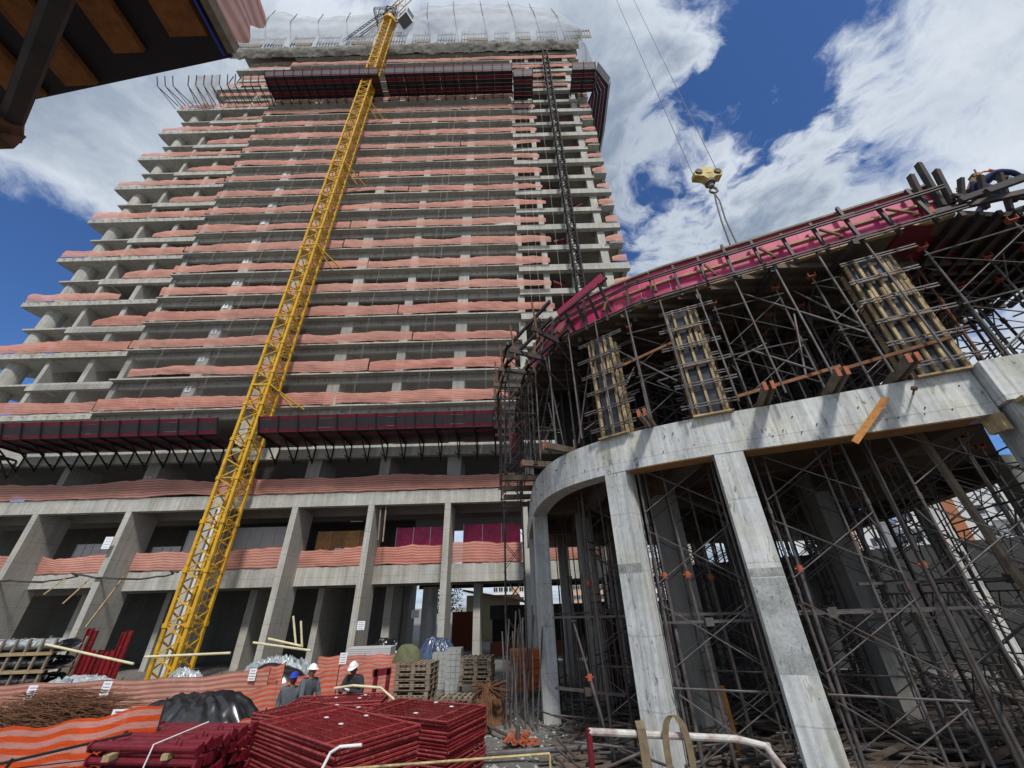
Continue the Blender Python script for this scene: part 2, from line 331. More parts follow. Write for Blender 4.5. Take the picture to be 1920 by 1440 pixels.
# ================================================================ mesh building
ORG = {}           # world position of each parent (all unrotated unless built locally)
class MB:
    def __init__(s): s.v = []; s.f = []; s.uv = None
    def box(s, x0, x1, y0, y1, z0, z1):
        b = len(s.v)
        s.v += [(x, y, z) for z in (z0, z1) for y in (y0, y1) for x in (x0, x1)]
        s.f += [(b, b + 2, b + 3, b + 1), (b + 4, b + 5, b + 7, b + 6), (b, b + 1, b + 5, b + 4), (b + 2, b + 6, b + 7, b + 3), (b, b + 4, b + 6, b + 2), (b + 1, b + 3, b + 7, b + 5)]
        return s
    def bar(s, p, q, w=0.05, h=None, up=None):
        h = w if h is None else h
        p, q = V(p), V(q); d = (q - p)
        if d.length < 1e-6: return s
        d.normalize()
        u = V(up) if up is not None else (V((0, 0, 1)) if abs(d.z) < 0.9 else V((0, 1, 0)))
        a = d.cross(u).normalized() * (w / 2); c = a.cross(d).normalized() * (h / 2)
        b = len(s.v)
        for e in (p, q):
            for (i, j) in ((-1, -1), (1, -1), (1, 1), (-1, 1)): s.v.append(tuple(e + a * i + c * j))
        s.f += [(b, b + 1, b + 2, b + 3), (b + 7, b + 6, b + 5, b + 4)] + [(b + i, b + 4 + i, b + 4 + (i + 1) % 4, b + (i + 1) % 4) for i in range(4)]
        return s
    def tube(s, p, q, r=0.024, n=6, r2=None):
        p, q = V(p), V(q); d = (q - p)
        if d.length < 1e-6: return s
        d.normalize(); r2 = r if r2 is None else r2
        a = d.orthogonal().normalized(); c = d.cross(a)
        b = len(s.v)
        for e, rr in ((p, r), (q, r2)):
            for i in range(n):
                t = 2 * math.pi * i / n
                s.v.append(tuple(e + (a * math.cos(t) + c * math.sin(t)) * rr))
        s.f += [(b + i, b + (i + 1) % n, b + n + (i + 1) % n, b + n + i) for i in range(n)]
        s.f += [tuple(b + n - 1 - i for i in range(n)), tuple(b + n + i for i in range(n))]
        return s
    def path(s, pts, r=0.02, n=6):
        pts = [V(p) for p in pts]; b = len(s.v); a = None
        for k, p in enumerate(pts):
            d = (pts[min(k + 1, len(pts) - 1)] - pts[max(k - 1, 0)]).normalized()
            a = d.orthogonal().normalized() if a is None else (a - d * a.dot(d)).normalized()
            c = d.cross(a)
            for i in range(n):
                t = 2 * math.pi * i / n
                s.v.append(tuple(p + (a * math.cos(t) + c * math.sin(t)) * r))
        for k in range(len(pts) - 1):
            o = b + k * n
            s.f += [(o + i, o + (i + 1) % n, o + n + (i + 1) % n, o + n + i) for i in range(n)]
        e = b + (len(pts) - 1) * n
        s.f += [tuple(b + n - 1 - i for i in range(n)), tuple(e + i for i in range(n))]
        return s
    def prism(s, poly, z0, z1):
        b = len(s.v); n = len(poly)
        s.v += [(x, y, z0) for x, y in poly] + [(x, y, z1) for x, y in poly]
        s.f += [tuple(b + n - 1 - i for i in range(n)), tuple(b + n + i for i in range(n))]
        s.f += [(b + i, b + (i + 1) % n, b + n + (i + 1) % n, b + n + i) for i in range(n)]
        return s
    def quad(s, *p):
        b = len(s.v); s.v += [tuple(x) for x in p]; s.f.append(tuple(range(b, b + len(p)))); return s
    def grid(s, fn, nx, ny, uv=True):
        b = len(s.v)
        if s.uv is None: s.uv = []
        for j in range(ny + 1):
            for i in range(nx + 1):
                s.v.append(tuple(fn(i / nx, j / ny))); s.uv.append((i / nx, j / ny))
        for j in range(ny):
            for i in range(nx):
                o = b + j * (nx + 1) + i
                s.f.append((o, o + 1, o + nx + 2, o + nx + 1))
        return s
    def mesh(s, name, mat, off=None, smooth=False):
        me = bpy.data.meshes.new(name)
        vs = s.v if off is None else [(a - off[0], b - off[1], c - off[2]) for a, b, c in s.v]
        me.from_pydata(vs, [], s.f)
        if s.uv is not None and len(s.uv) == len(s.v):
            ul = me.uv_layers.new(name='UVMap')
            for l in me.loops: ul.data[l.index].uv = s.uv[l.vertex_index]
        me.materials.append(MATS[mat])
        if smooth:
            for pl in me.polygons: pl.use_smooth = True
        me.update()
        return me
    def build(s, name, mat, parent=None, smooth=False, local=False):
        off = None
        if parent is not None and not local: off = ORG.get(parent.name, (0, 0, 0))
        o = bpy.data.objects.new(name, s.mesh(name, mat, off, smooth))
        COL.objects.link(o)
        if parent is not None:
            o.parent = parent
            if not local: ORG[o.name] = off
        return o

SEEN = set()
def tag(o, label=None, cat=None, group=None, kind=None):
    if label: o['label'] = label
    if cat: o['category'] = cat
    if group: o['group'] = group
    if kind: o['kind'] = kind
    if label and len(label.split()) > 16 or label and len(label.split()) < 4: print('BADLABEL', label)
    return o
def thing(name, label, cat, loc=(0, 0, 0), rz=0.0, group=None):
    o = bpy.data.objects.new(name, None); COL.objects.link(o)
    o.empty_display_size = 0.3
    o.location = loc; o.rotation_euler = (0, 0, rz)
    ORG[o.name] = tuple(loc)
    return tag(o, label, cat, group)
def inst(name, me, parent=None, loc=(0, 0, 0), rot=(0, 0, 0), scale=None):
    o = bpy.data.objects.new(name, me); COL.objects.link(o)
    o.parent = parent
    if parent is not None and parent.name in ORG:
        pass
    o.location = loc; o.rotation_euler = rot
    if scale: o.scale = scale
    return o
def solo(mb, name, mat, label, cat, group=None, smooth=False, loc=None):
    """a thing that is one mesh; its origin goes to loc"""
    if loc is None:
        xs = np.array(mb.v); loc = (float(xs[:, 0].mean()), float(xs[:, 1].mean()), float(xs[:, 2].min()))
    o = bpy.data.objects.new(name, mb.mesh(name, mat, loc, smooth)); COL.objects.link(o)
    o.location = loc; ORG[o.name] = tuple(loc)
    return tag(o, label, cat, group)
def copy_tree(root, loc, rz=0.0, label=None, group=None):
    def rec(o, par):
        c = o.copy(); COL.objects.link(c); c.parent = par
        for ch in KIDS.get(o.name, ()): rec(ch, c)
        return c
    r = rec(root, None); r.location = loc; r.rotation_euler = (0, 0, rz)
    if label: r['label'] = label
    if group: r['group'] = group
    return r
KIDS = {}
def index_kids(root):
    ks = [o for o in COL.objects if o.parent == root]
    KIDS[root.name] = ks
    for k in ks: index_kids(k)
def fn(x, y=0.0, z=0.0):           # smooth pseudo-noise in -1..1
    return mnoise.noise(V((x, y, z)))
GZ = -3.1
# ================================================================ ground
mb = MB()
def gz(x, y):
    return GZ + 0.10 * fn(x * 0.35, y * 0.35) + 0.05 * fn(x * 1.3, y * 1.3, 4)
for a in (0,):
    mb.grid(lambda u, v: (-40 + 70 * u, -4 + 54 * v, gz(-40 + 70 * u, -4 + 54 * v)), 220, 170)
tag(mb.build('ground', 'site_ground', smooth=True), kind='structure')
mb = MB()
mb.quad((-900, -900, GZ - 0.3), (900, -900, GZ - 0.3), (900, 1500, GZ - 0.3), (-900, 1500, GZ - 0.3))
tag(mb.build('terrain', 'site_ground'), kind='structure')

# ================================================================ tower
FP = 2.86; Z0 = 13.4
def FZ(k): return Z0 + FP * k
NF = 22
YF = 25.7
tower = thing('tower_building', 'tall grey concrete tower block under construction with open floors and exposed columns', 'building', (-14, YF, GZ))
# podium fins
FINX = [-43.5, -37.5, -31.6, -25.5, -20.0, -14.6, -9.6, -4.6, 0.4, 5.4, 10.4]
for x in FINX:
    wdt = 0.38
    mb = MB(); mb.box(x, x + wdt, YF - 0.04, YF + 2.15, GZ - 0.4, 5.9); mb.build('pillar', 'fin_concrete', tower)
# second row of thick pillars standing inside the ground floor
for x, y, w, d, zt in [(-34.6, 29.4, .35, 3.4, 5.2), (-29.6, 29.4, .35, 3.4, 5.2), (-23.8, 29.4, .35, 3.4, 5.2), (-18.0, 29.2, .5, 3.6, 5.2), (-13.4, 29.2, .4, 3.6, 5.2), (-8.9, 29.4, .5, 2.6, 5.2), (-2.9, 28.6, .45, 2.2, 5.2),
                       (3.0, 29.2, .5, .9, 5.2), (7.6, 29.2, .5, .9, 5.2)]:
    mb = MB(); mb.box(x, x + w, y, y + d, GZ - .4, 1.3); mb.build('pillar', 'fin_concrete', tower)
# level-one edge beams between the fins, level slab
for i in range(len(FINX) - 1):
    a, b = FINX[i] + 0.5, FINX[i + 1]
    lo = 1.25 if i >= 3 else 1.5
    mb = MB(); mb.box(a - .12, b, YF + 1.6, YF + 2.0, lo + .1, 2.42); mb.build('beam', 'tower_concrete', tower)
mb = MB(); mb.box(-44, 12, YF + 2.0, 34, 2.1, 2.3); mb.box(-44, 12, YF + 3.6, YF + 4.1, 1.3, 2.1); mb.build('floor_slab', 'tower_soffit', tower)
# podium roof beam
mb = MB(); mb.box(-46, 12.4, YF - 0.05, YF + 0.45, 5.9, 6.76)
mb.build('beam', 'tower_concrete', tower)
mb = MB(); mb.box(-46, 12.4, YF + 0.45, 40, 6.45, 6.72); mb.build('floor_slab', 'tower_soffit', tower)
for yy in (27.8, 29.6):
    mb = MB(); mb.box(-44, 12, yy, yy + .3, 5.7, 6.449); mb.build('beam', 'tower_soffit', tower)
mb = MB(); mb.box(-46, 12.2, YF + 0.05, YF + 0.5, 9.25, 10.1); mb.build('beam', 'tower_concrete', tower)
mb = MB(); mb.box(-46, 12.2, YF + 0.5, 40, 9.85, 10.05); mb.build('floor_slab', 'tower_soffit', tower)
# back walls (core) of the lower storeys
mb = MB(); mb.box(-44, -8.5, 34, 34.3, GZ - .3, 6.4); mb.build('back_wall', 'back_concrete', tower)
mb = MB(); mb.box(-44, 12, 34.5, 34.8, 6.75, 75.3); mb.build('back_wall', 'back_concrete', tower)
# columns repeating up the building
CX = [(-31.9, .45), (-26.0, .95), (-20.4, .7), (-14.6, .95), (-9.45, .7), (-4.7, .95)]
CXR = [(0.75, .6), (3.25, .55), (6.0, .5), (9.0, .75)]
WX = [(-38.6, .35), (-35.05, .45)]
col_mesh = {}
def column(x, w, z0, z1, y0=26.25, d=2.4, mat='tower_concrete'):
    key = (round(w, 2), round(z1 - z0, 2), d, mat)
    if key not in col_mesh:
        q = MB(); q.box(0, w, 0, d, 0, z1 - z0); col_mesh[key] = q.mesh('column', mat)
    inst('column', col_mesh[key], tower, (x + 14, y0 - YF, z0 - GZ))
for x, w in [(-44.5, .5)] + CX + CXR + [(-38.0, .4)]:
    column(x, w, 6.7, 9.27)
    column(x, w, 10.05, FZ(0) - .16)
for k in range(NF):
    z = FZ(k); zt = FZ(k + 1) - 0.14
    for x, w in CX + CXR: column(x, w, z, zt, d=2.4 if (x, w) not in CXR else 1.1)
    for x, w in WX:
        if k < 17 or x > -36: column(x, w, z, zt, 26.3, 4.6, 'fin_concrete')
    z = FZ(k)
    # balcony slab with a thin edge, its beam set back
    mb = MB(); mb.box(-31.8, 0.95, YF, YF + 0.62, z - .13, z); mb.build('balcony_slab', 'tower_concrete', tower)
    mb = MB(); mb.box(-31.8, 0.75, YF + 0.62, YF + 0.85, z - .66, z); mb.build('beam', 'tower_concrete', tower)
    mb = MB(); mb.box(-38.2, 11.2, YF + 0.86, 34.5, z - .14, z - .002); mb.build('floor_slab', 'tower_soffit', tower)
    # right-hand bays
    if k % 2 == 1:
        mb = MB(); mb.box(0.96, 11.35, YF + 0.15, YF + 0.6, z - .74, z + .02); mb.build('beam', 'tower_concrete', tower)
    else:
        mb = MB(); mb.box(0.96, 9.9, YF + 0.35, YF + 0.7, z - .6, z + .02); mb.build('beam', 'tower_concrete', tower)
        mb = MB(); mb.box(9.92, 11.3, YF + 0.1, YF + 0.86, z - .15, z); mb.build('balcony_slab', 'tower_concrete', tower)
    mb = MB(); mb.box(10.9, 11.3, YF + 0.87, 32, z - .5, z); mb.build('beam', 'tower_concrete', tower)
    # partition walls deeper inside, each bay differently
    for (px0, px1) in ((-30, -27.5), (-24, -18), (-12.6, -11), (-8, -5.6), (4.1, 4.6)):
        if fn(k * 3.1, px0) > -0.15:
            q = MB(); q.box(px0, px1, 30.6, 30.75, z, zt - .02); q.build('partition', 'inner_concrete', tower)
    # left wing
    XL = -44.1 if k <= 16 else (-41.6 if k < 19 else -39.9)
    if k % 2 == 0:
        r = 0.9
        poly = [(XL, YF + .25)] + [(-31.82, YF + .25), (-31.82, 30.0), (-39.0, 30.0)] + [(XL + 2.0, 29.3), (XL + .9, 28.9), (XL + .3, 28.0), (XL, 26.6)]
        mb = MB(); mb.prism(poly, z - .5, z); mb.build('corner_slab', 'tower_concrete', tower)
    else:
        mb = MB(); mb.box(-38.7, -31.82, YF + .45, YF + .8, z - .62, z + .03); mb.build('beam', 'tower_concrete', tower)
        if k < 17:
            mb = MB(); mb.prism([(-42.7, YF + .5), (-38.72, YF + .5), (-38.72, 29.4), (-42.2, 29.0), (-42.9, 28.0)], z - .16, z); mb.build('corner_slab', 'tower_concrete', tower)
    if k <= 16:
        q = MB(); q.tube((-41.9, 27.1, z), (-41.9, 27.1, FZ(k + 1) - (.5 if k % 2 else .16)), .66, 24); q.build('round_column', 'tower_concrete', tower, smooth=False)
# below the lowest full floor at the left corner
q = MB(); q.prism([(-44.1, YF + .25), (-31.82, YF + .25), (-31.82, 30), (-44.1, 30)], 10.2, 10.7); q.build('corner_slab', 'tower_concrete', tower)
# roof works deck
mb = MB(); mb.box(-40.5, 11.6, YF + .1, 40, 75.3, 76.0); mb.build('roof_slab', 'tower_concrete', tower)
# small formwork tie holes on the beams: real short plugs
q = MB()
random.seed(3)
for k in range(0, NF):
    for i in range(16):
        x = -31 + i * 2.0 + random.uniform(-.2, .2); z = FZ(k) - .36 + random.uniform(-.06, .06)
        q.box(x - .05, x + .05, YF + .605, YF + .622, z - .05, z + .05)
q.build('tie_holes', 'dark_void', tower)['kind'] = 'stuff'
q = MB()
for k in range(0, 17, 2):
    for i in range(13):
        x = -43.4 + i * .92; z = FZ(k) - .2
        q.bar((x, YF + .26, z), (x + .05, YF + .05, z - .12), .03)
q.build('starter_bars', 'dark_steel', tower)['kind'] = 'stuff'

random.seed(77)
q = MB(); q.tube((0, 0, 0), (0, 0, 2.68), .04, 6); q.box(-.08, .08, -.08, .08, 2.66, 2.7); prm = q.mesh('prop', 'rust')
q = MB(); q.box(0, 1.1, 0, .8, 0, .9); bxm = q.mesh('stored_blocks', 'block')
q = MB(); q.box(0, 2.0, 0, .05, 0, 1.9); shm = q.mesh('stored_sheet', 'drywall')
q = MB(); q.box(0, 1.2, 0, .05, 0, 2.1); drm = q.mesh('door_panel', 'prop_red')
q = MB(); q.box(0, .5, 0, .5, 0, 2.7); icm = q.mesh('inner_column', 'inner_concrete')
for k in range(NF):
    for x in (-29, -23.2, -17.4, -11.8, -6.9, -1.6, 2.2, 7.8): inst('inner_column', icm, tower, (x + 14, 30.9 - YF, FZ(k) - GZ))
    for i in range(9):
        x = random.uniform(-37, 10.5); y = random.uniform(26.7, 29.6)
        me, nm = random.choice(((prm, 'prop'), (prm, 'prop'), (prm, 'prop'), (bxm, 'stored_blocks'), (shm, 'stored_sheet'), (drm, 'door_panel')))
        if nm == 'door_panel' and x < 3.5: x = random.uniform(4, 9)
        inst(nm, me, tower, (x + 14, y - YF, FZ(k) - GZ), (0, 0, random.uniform(-.3, .3)))
# ground-floor infills seen through the bays
q = MB(); q.box(-8.3, -7.9, 32, 34, GZ, 2); q.build('inner_wall', 'inner_concrete', tower)
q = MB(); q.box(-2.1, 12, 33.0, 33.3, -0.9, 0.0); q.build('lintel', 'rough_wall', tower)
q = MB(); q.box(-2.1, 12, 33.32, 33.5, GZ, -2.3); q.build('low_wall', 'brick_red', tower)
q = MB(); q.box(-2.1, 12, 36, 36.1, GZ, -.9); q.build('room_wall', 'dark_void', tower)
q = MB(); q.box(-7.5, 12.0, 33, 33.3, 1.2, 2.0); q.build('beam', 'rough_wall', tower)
q = MB(); q.box(-7.0, -5.9, 32.2, 32.4, GZ, 1.3); q.build('inner_wall', 'pale_concrete', tower)
# low brick wall seen through the opening
q = MB(); q.box(-5.6, -3.0, 38, 38.2, GZ, -.4)
bw = solo(q, 'brick_wall', 'brick_red', 'red brick garden wall behind the open ground floor of the tower', 'wall')
bm_ = MB(); bm_.box(0, .19, -.02, 0, 0, .06); brick_me = bm_.mesh('brick', 'brick_red')
for r in range(30):
    for c in range(10):
        inst('brick', brick_me, bw, (-1.28 + c * .25 + (r % 2) * .1, -.1, .02 + r * .085))
# panels stored / standing on level one
def panelset(x0, x1, n, z1, mat, y=27.9, nm='panel', gap=.03):
    w = (x1 - x0) / n
    for i in range(n):
        q = MB(); q.box(x0 + i * w + gap / 2, x0 + (i + 1) * w - gap / 2, y, y + .05, 2.22, z1); q.build(nm, mat, tower)
        q = MB(); q.box(x0 + i * w - .02, x0 + i * w + .02, y - .04, y - .005, 2.22, z1 + .02); q.build('panel_post', 'aluminium' if mat != 'plywood' else 'pine', tower)
panelset(-30, -27.2, 5, 4.3, 'drywall'); panelset(-27.0, -25.7, 2, 3.9, 'drywall')
panelset(-24.7, -22.8, 3, 4.0, 'drywall'); panelset(-22.6, -20.1, 3, 5.0, 'drywall')
panelset(-19.3, -14.8, 5, 5.1, 'drywall', nm='panel')
panelset(-13.6, -9.8, 4, 4.7, 'plywood')
panelset(-8.2, -4.7, 3, 4.8, 'pink_film'); panelset(-3.6, 0.3, 3, 4.9, 'pink_film'); panelset(1.0, 5.3, 3, 4.9, 'plywood')
# two lit tubes on the level-one ceiling
for x in (-12.0, -10.6):
    q = MB(); q.box(x, x + .9, 29.0, 29.08, 5.5, 5.56)
    solo(q, 'ceiling_light', 'glow_tube', 'short white tube light behind the plywood panels, %s of two' % ('left' if x < -11 else 'right'), 'light')
# wire screens over the lower storeys
for (x0, x1, z0, z1, w) in [(-44, 0.7, 7.7, 9.3, 'above the podium net'), (-38, .9, FZ(0) + 1.0, FZ(1) - .14, 'on the first floor over the red tray'),
                            (-38, .9, FZ(1) + 1.0, FZ(2) - .14, 'on the second floor over the red tray'), (-38, .9, FZ(2) + 1.0, FZ(3) - .14, 'on the third floor over the red tray')]:
    q = MB(); q.grid(lambda u, v: (x0 + (x1 - x0) * u, 26.12 + .04 * fn(u * 30, v * 3, z0), z0 + (z1 - z0) * v), 60, 4)
    solo(q, 'wire_screen', 'wire_screen', 'fine dark wire screen stretched %s' % w, 'screen', 'wire screens')

# ---------------------------------------------------------------- nets along the floors
def net(label, xa, xb, z, h=1.0, y=YF - .06, mat='net_faded', seed=0, tear=0.0, group='orange mesh strips along the tower floors', endtaper=0.0):
    L = abs(xb - xa); nx = max(8, int(L * 5)); ny = 8
    def f(u, v):
        x = xa + (xb - xa) * u
        lf = max(0.0, fn(x * .16, seed, 3.3)) * .5 * tear
        lo = lf + .06 * fn(x * .9, seed) + .04 * abs(fn(x * 2.7, seed))
        hi = h * (.9 + .26 * fn(x * .22, seed * 1.7) + .09 * fn(x * 1.1, seed) + .05 * fn(x * 3.1, seed)) + .35 * lf
        if endtaper:
            e = min(1.0, (1 - u) * L / 1.6) if endtaper > 0 else min(1.0, u * L / 1.6)
            hi = lo + (hi - lo) * (.6 + .4 * e ** .5)
        bulge = .04 * math.sin(math.pi * v) + .05 * fn(x * .8, v * 1.5, seed) + .06 * fn(x * 3.5 + v * 2.5, v * 2.2, seed + 5)
        return (x, y - bulge, z + lo + (hi - lo) * v)
    q = MB(); q.grid(f, nx, ny)
    o = solo(q, 'mesh_strip', mat, label, 'safety mesh', group, smooth=True)
    return o
ordn = ['first', 'second', 'third', 'fourth', 'fifth', 'sixth', 'seventh', 'eighth', 'ninth', 'tenth', 'eleventh', 'twelfth', 'thirteenth', 'fourteenth',
        'fifteenth', 'sixteenth', 'seventeenth', 'eighteenth', 'nineteenth', 'twentieth', 'twenty-first', 'twenty-second']
random.seed(11)
for k in range(NF):
    z = FZ(k) + .02
    mat = 'net_stripe' if k < 4 else 'net_faded'
    end = [-.2, 0.3, 0.5, 3.9, 3.8, 3.9, 4.2, 3.9, 4.1, 3.9, 4.0, 3.9, 4.2, 3.9, 4.1, 4.0, 3.9, 11, 11, 11, 11, 11][k]
    split = -31.3 + 31 * random.uniform(.35, .85)
    t = random.uniform(.5, 1.6)
    if k in (17, 18):      # behind the upper tray
        continue
    net('left piece of orange mesh on the %s tower floor above the lower tray' % ordn[k], -31.6 if k != 1 else -30.4, split - .05, z, random.uniform(.95, 1.1), mat=mat, seed=k * 7.3, tear=t)
    net('right piece of orange mesh on the %s tower floor above the lower tray' % ordn[k], split + .05, end, z, random.uniform(.95, 1.15), mat=mat, seed=k * 7.3 + 2, tear=t, endtaper=1 if k < 17 else 0)
    if k % 2 == 0 and k <= 16:
        xe = -32.0 if k != 4 else -35.4
        net('orange mesh round the left corner on the %s tower floor' % ordn[k], -43.9, xe, z, random.uniform(.9, 1.1), y=YF + .2, mat=mat, seed=k * 3.1, tear=.4, endtaper=1 if k == 4 else 0)
    elif k % 2 == 1 and k >= 3 and k < 17:
        net('short orange mesh left of the main front on the %s tower floor' % ordn[k], -37.0 + random.uniform(-.5, .8), -32.0, z, random.uniform(.9, 1.15), y=YF + .4, mat=mat, seed=k * 3.7, tear=.5, endtaper=-1)
    elif k >= 17:
        net('orange mesh at the left end of the %s tower floor' % ordn[k], -38.5, -32.0, z, 1.0, y=YF + .4, mat=mat, seed=k * 3.7, tear=.3)
    if 4 <= k <= 16:
        net('crumpled orange mesh at the right corner of the %s tower floor' % ordn[k], 9.4 + random.uniform(0, .6), 11.2, z, random.uniform(.9, 1.2), y=YF + .05, mat=mat, seed=k * 5.7, tear=.6, endtaper=-1)
for k in (17, 18):
    net('orange mesh left of the upper tray on the %s tower floor' % ordn[k], -39.5, -31.2, FZ(k) + .02, 1.0, seed=k * 2.2, y=YF + .1)
    net('orange mesh right of the upper tray on the %s tower floor' % ordn[k], 3.9, 8.9, FZ(k) + .02, 1.0, seed=k * 2.9)
# podium roof net and the nets between the fins
net('striped orange mesh along the podium roof, left half', -46, -19.2, 6.78, 1.15, y=YF - .12, mat='net_stripe', seed=91, tear=.8, group='striped mesh on the podium')
net('striped orange mesh along the podium roof, right half', -19.1, 1.2, 6.78, 1.15, y=YF - .12, mat='net_stripe', seed=95, tear=.3, group='striped mesh on the podium')
for i in range(1, len(FINX) - 2):
    nm = ['far left', 'second', 'third', 'fourth', 'fifth', 'sixth', 'seventh', 'eighth'][i - 1]
    net('striped mesh between podium pillars in the %s bay from the left' % nm, FINX[i] + .40, FINX[i + 1] - .02, 2.44, 1.25, y=YF + 1.56, mat='net_stripe', seed=i * 9.1, tear=.15, group='striped mesh on the podium')

# numbered sheets on the column beside the left end of each storey
def text_mesh(s, size, mat, name='lettering'):
    cu = bpy.data.curves.new('txt', 'FONT'); cu.body = s; cu.size = size; cu.extrude = .004; cu.align_x = 'CENTER'; cu.align_y = 'CENTER'
    o = bpy.data.objects.new('tmp', cu); COL.objects.link(o)
    me = bpy.data.meshes.new_from_object(o); bpy.data.objects.remove(o); me.name = name
    me.materials.clear(); me.materials.append(MATS[mat]); return me
for k in range(-2, 16):
    z = {-2: 7.9, -1: 11.4}.get(k, FZ(k) + 1.75)
    if k == -1: continue
    num = k + 4
    q = MB(); q.box(-25.85, -25.4, 26.2, 26.215, z, z + .52)
    o = solo(q, 'number_sheet', 'paper', 'white number sheet on the tower column ' + ('just above the podium net' if k == -2 else 'at the %s floor above the tray' % ordn[k]), 'paper sign', 'numbered sheets going up one column', loc=(-25.62, 26.2, z))
    tm = inst('number', text_mesh(str(num), .5, 'ink', 'number'), o, (0, -.012, .26), (math.pi / 2, 0, 0))

# ---------------------------------------------------------------- projecting trays
def tray(label, xa, xb, z, out=2.6, lipm='tray_grey'):
    root = thing('catch_platform', label, 'platform', ((xa + xb) / 2, YF, z), group='red and black catch platforms round the tower')
    n = max(1, round((xb - xa) / 2.4)); w = (xb - xa) / n
    for i in range(n):
        a, b = xa + i * w + .01, xa + (i + 1) * w - .01
        ny = 6
        for j in range(ny):
            y0 = YF - .1 - (j + 1) * (out / ny); y1 = YF - .1 - j * (out / ny) - .012
            mat = ('tray_black', 'tray_red')[(j % 3) == 1]
            q = MB(); q.box(a, b, y0, y1, z - .03, z); q.build('floor_board', mat, root)
        # lip, sloping outwards: red, grey, red boards
        for (t0, t1, mat) in ((0, .2, 'tray_red'), (.2, .78, lipm), (.78, 1.0, 'tray_red')):
            q = MB()
            p0 = (YF - .1 - out - t0 * .4, z + t0 * .95); p1 = (YF - .1 - out - t1 * .4 + .006, z + t1 * .95 - .006)
            q.v += [(a, p0[0], p0[1]), (b, p0[0], p0[1]), (b, p1[0], p1[1]), (a, p1[0], p1[1]), (a, p0[0] + .03, p0[1] + .012), (b, p0[0] + .03, p0[1] + .012), (b, p1[0] + .03, p1[1] + .012), (a, p1[0] + .03, p1[1] + .012)]
            q.f += [(0, 1, 2, 3), (7, 6, 5, 4), (0, 4, 5, 1), (1, 5, 6, 2), (2, 6, 7, 3), (3, 7, 4, 0)]
            q.build('lip_board', mat, root)
    for i in range(int(round((xb - xa) / 1.25)) + 1):
        x = xa + .05 + i * (xb - xa - .1) / round((xb - xa) / 1.25)
        q = MB(); yo = YF - .1 - out
        q.bar((x, YF - .05, z - .08), (x, yo, z - .08), .07, .1)
        q.bar((x, yo - .02, z - .08), (x, yo - .44, z + .95), .06, .07)
        q.bar((x, YF - .05, z - 1.25), (x, yo + .9, z - .12), .06, .08)
        q.bar((x, YF - .05, z - 1.35), (x, YF - .05, z - .05), .07, .07)
        q.bar((x, YF - .05, z - 1.0), (x - .3, YF - .35, z - .85), .05, .05)
        q.build('bracket', 'black_steel', root)
    return root
ZT = 10.12
tray('dark red and black projecting tray at the far left of the lower storeys', -46, -34.9, ZT - .45, 1.9, lipm='tray_dark')
tray('long red and black projecting tray left of the yellow crane mast', -34.6, -19.2, ZT, lipm='tray_dark')
tray('long red and black projecting tray between the crane mast and scaffolding', -16.6, 2.6, ZT, lipm='tray_dark')
ZU = 60.1
tray('upper red and black tray left of the crane mast below the roof', -31.0, -16.2, ZU)
tray('upper red and black tray right of the crane mast below the roof', -15.4, 1.2, ZU)
tray('small square section of upper red and black tray beside the hoist', 1.25, 3.8, ZU - 1.6)
r = tray('angled red and black tray wrapping the upper right corner of tower', 8.9, 12.0, ZU - .2)
# the wrap: chamfer and the side run
def quadboard(a, b, c, d, mat, name='floor_board', th=.03):
    q = MB(); pts = [V(p) for p in (a, b, c, d)]
    nrm = (pts[1] - pts[0]).cross(pts[3] - pts[0]).normalized() * th
    q.v += [tuple(p) for p in pts] + [tuple(p + nrm) for p in pts]
    q.f += [(0, 1, 2, 3), (7, 6, 5, 4), (0, 4, 5, 1), (1, 5, 6, 2), (2, 6, 7, 3), (3, 7, 4, 0)]
    q.build(name, mat, r)
zz = ZU - .2
inner = [(12.02, YF - .1), (11.5, YF + 1.2), (11.5, 31.0), (11.5, 38.0)]
outer = [(12.02, YF - 2.7), (14.0, YF - .9), (14.4, 31.0), (14.4, 38.0)]
for s in range(3):
    for j in range(6):
        t0, t1 = j / 6, (j + 1) / 6 - .006
        L = lambda P, Q, t: (P[0] + (Q[0] - P[0]) * t, P[1] + (Q[1] - P[1]) * t, zz)
        quadboard(L(inner[s], outer[s], t0), L(inner[s + 1], outer[s + 1], t0), L(inner[s + 1], outer[s + 1], t1), L(inner[s], outer[s], t1), ('tray_black', 'tray_red')[(j % 3) == 1])
    a, b = outer[s], outer[s + 1]
    nx_, ny_ = (b[1] - a[1]), -(b[0] - a[0]); l = math.hypot(nx_, ny_); nx_, ny_ = nx_ / l * .45, ny_ / l * .45
    quadboard((*a, zz), (*b, zz), (b[0] + nx_, b[1] + ny_, zz + 1.1), (a[0] + nx_, a[1] + ny_, zz + 1.1), 'tray_grey', 'lip_board')

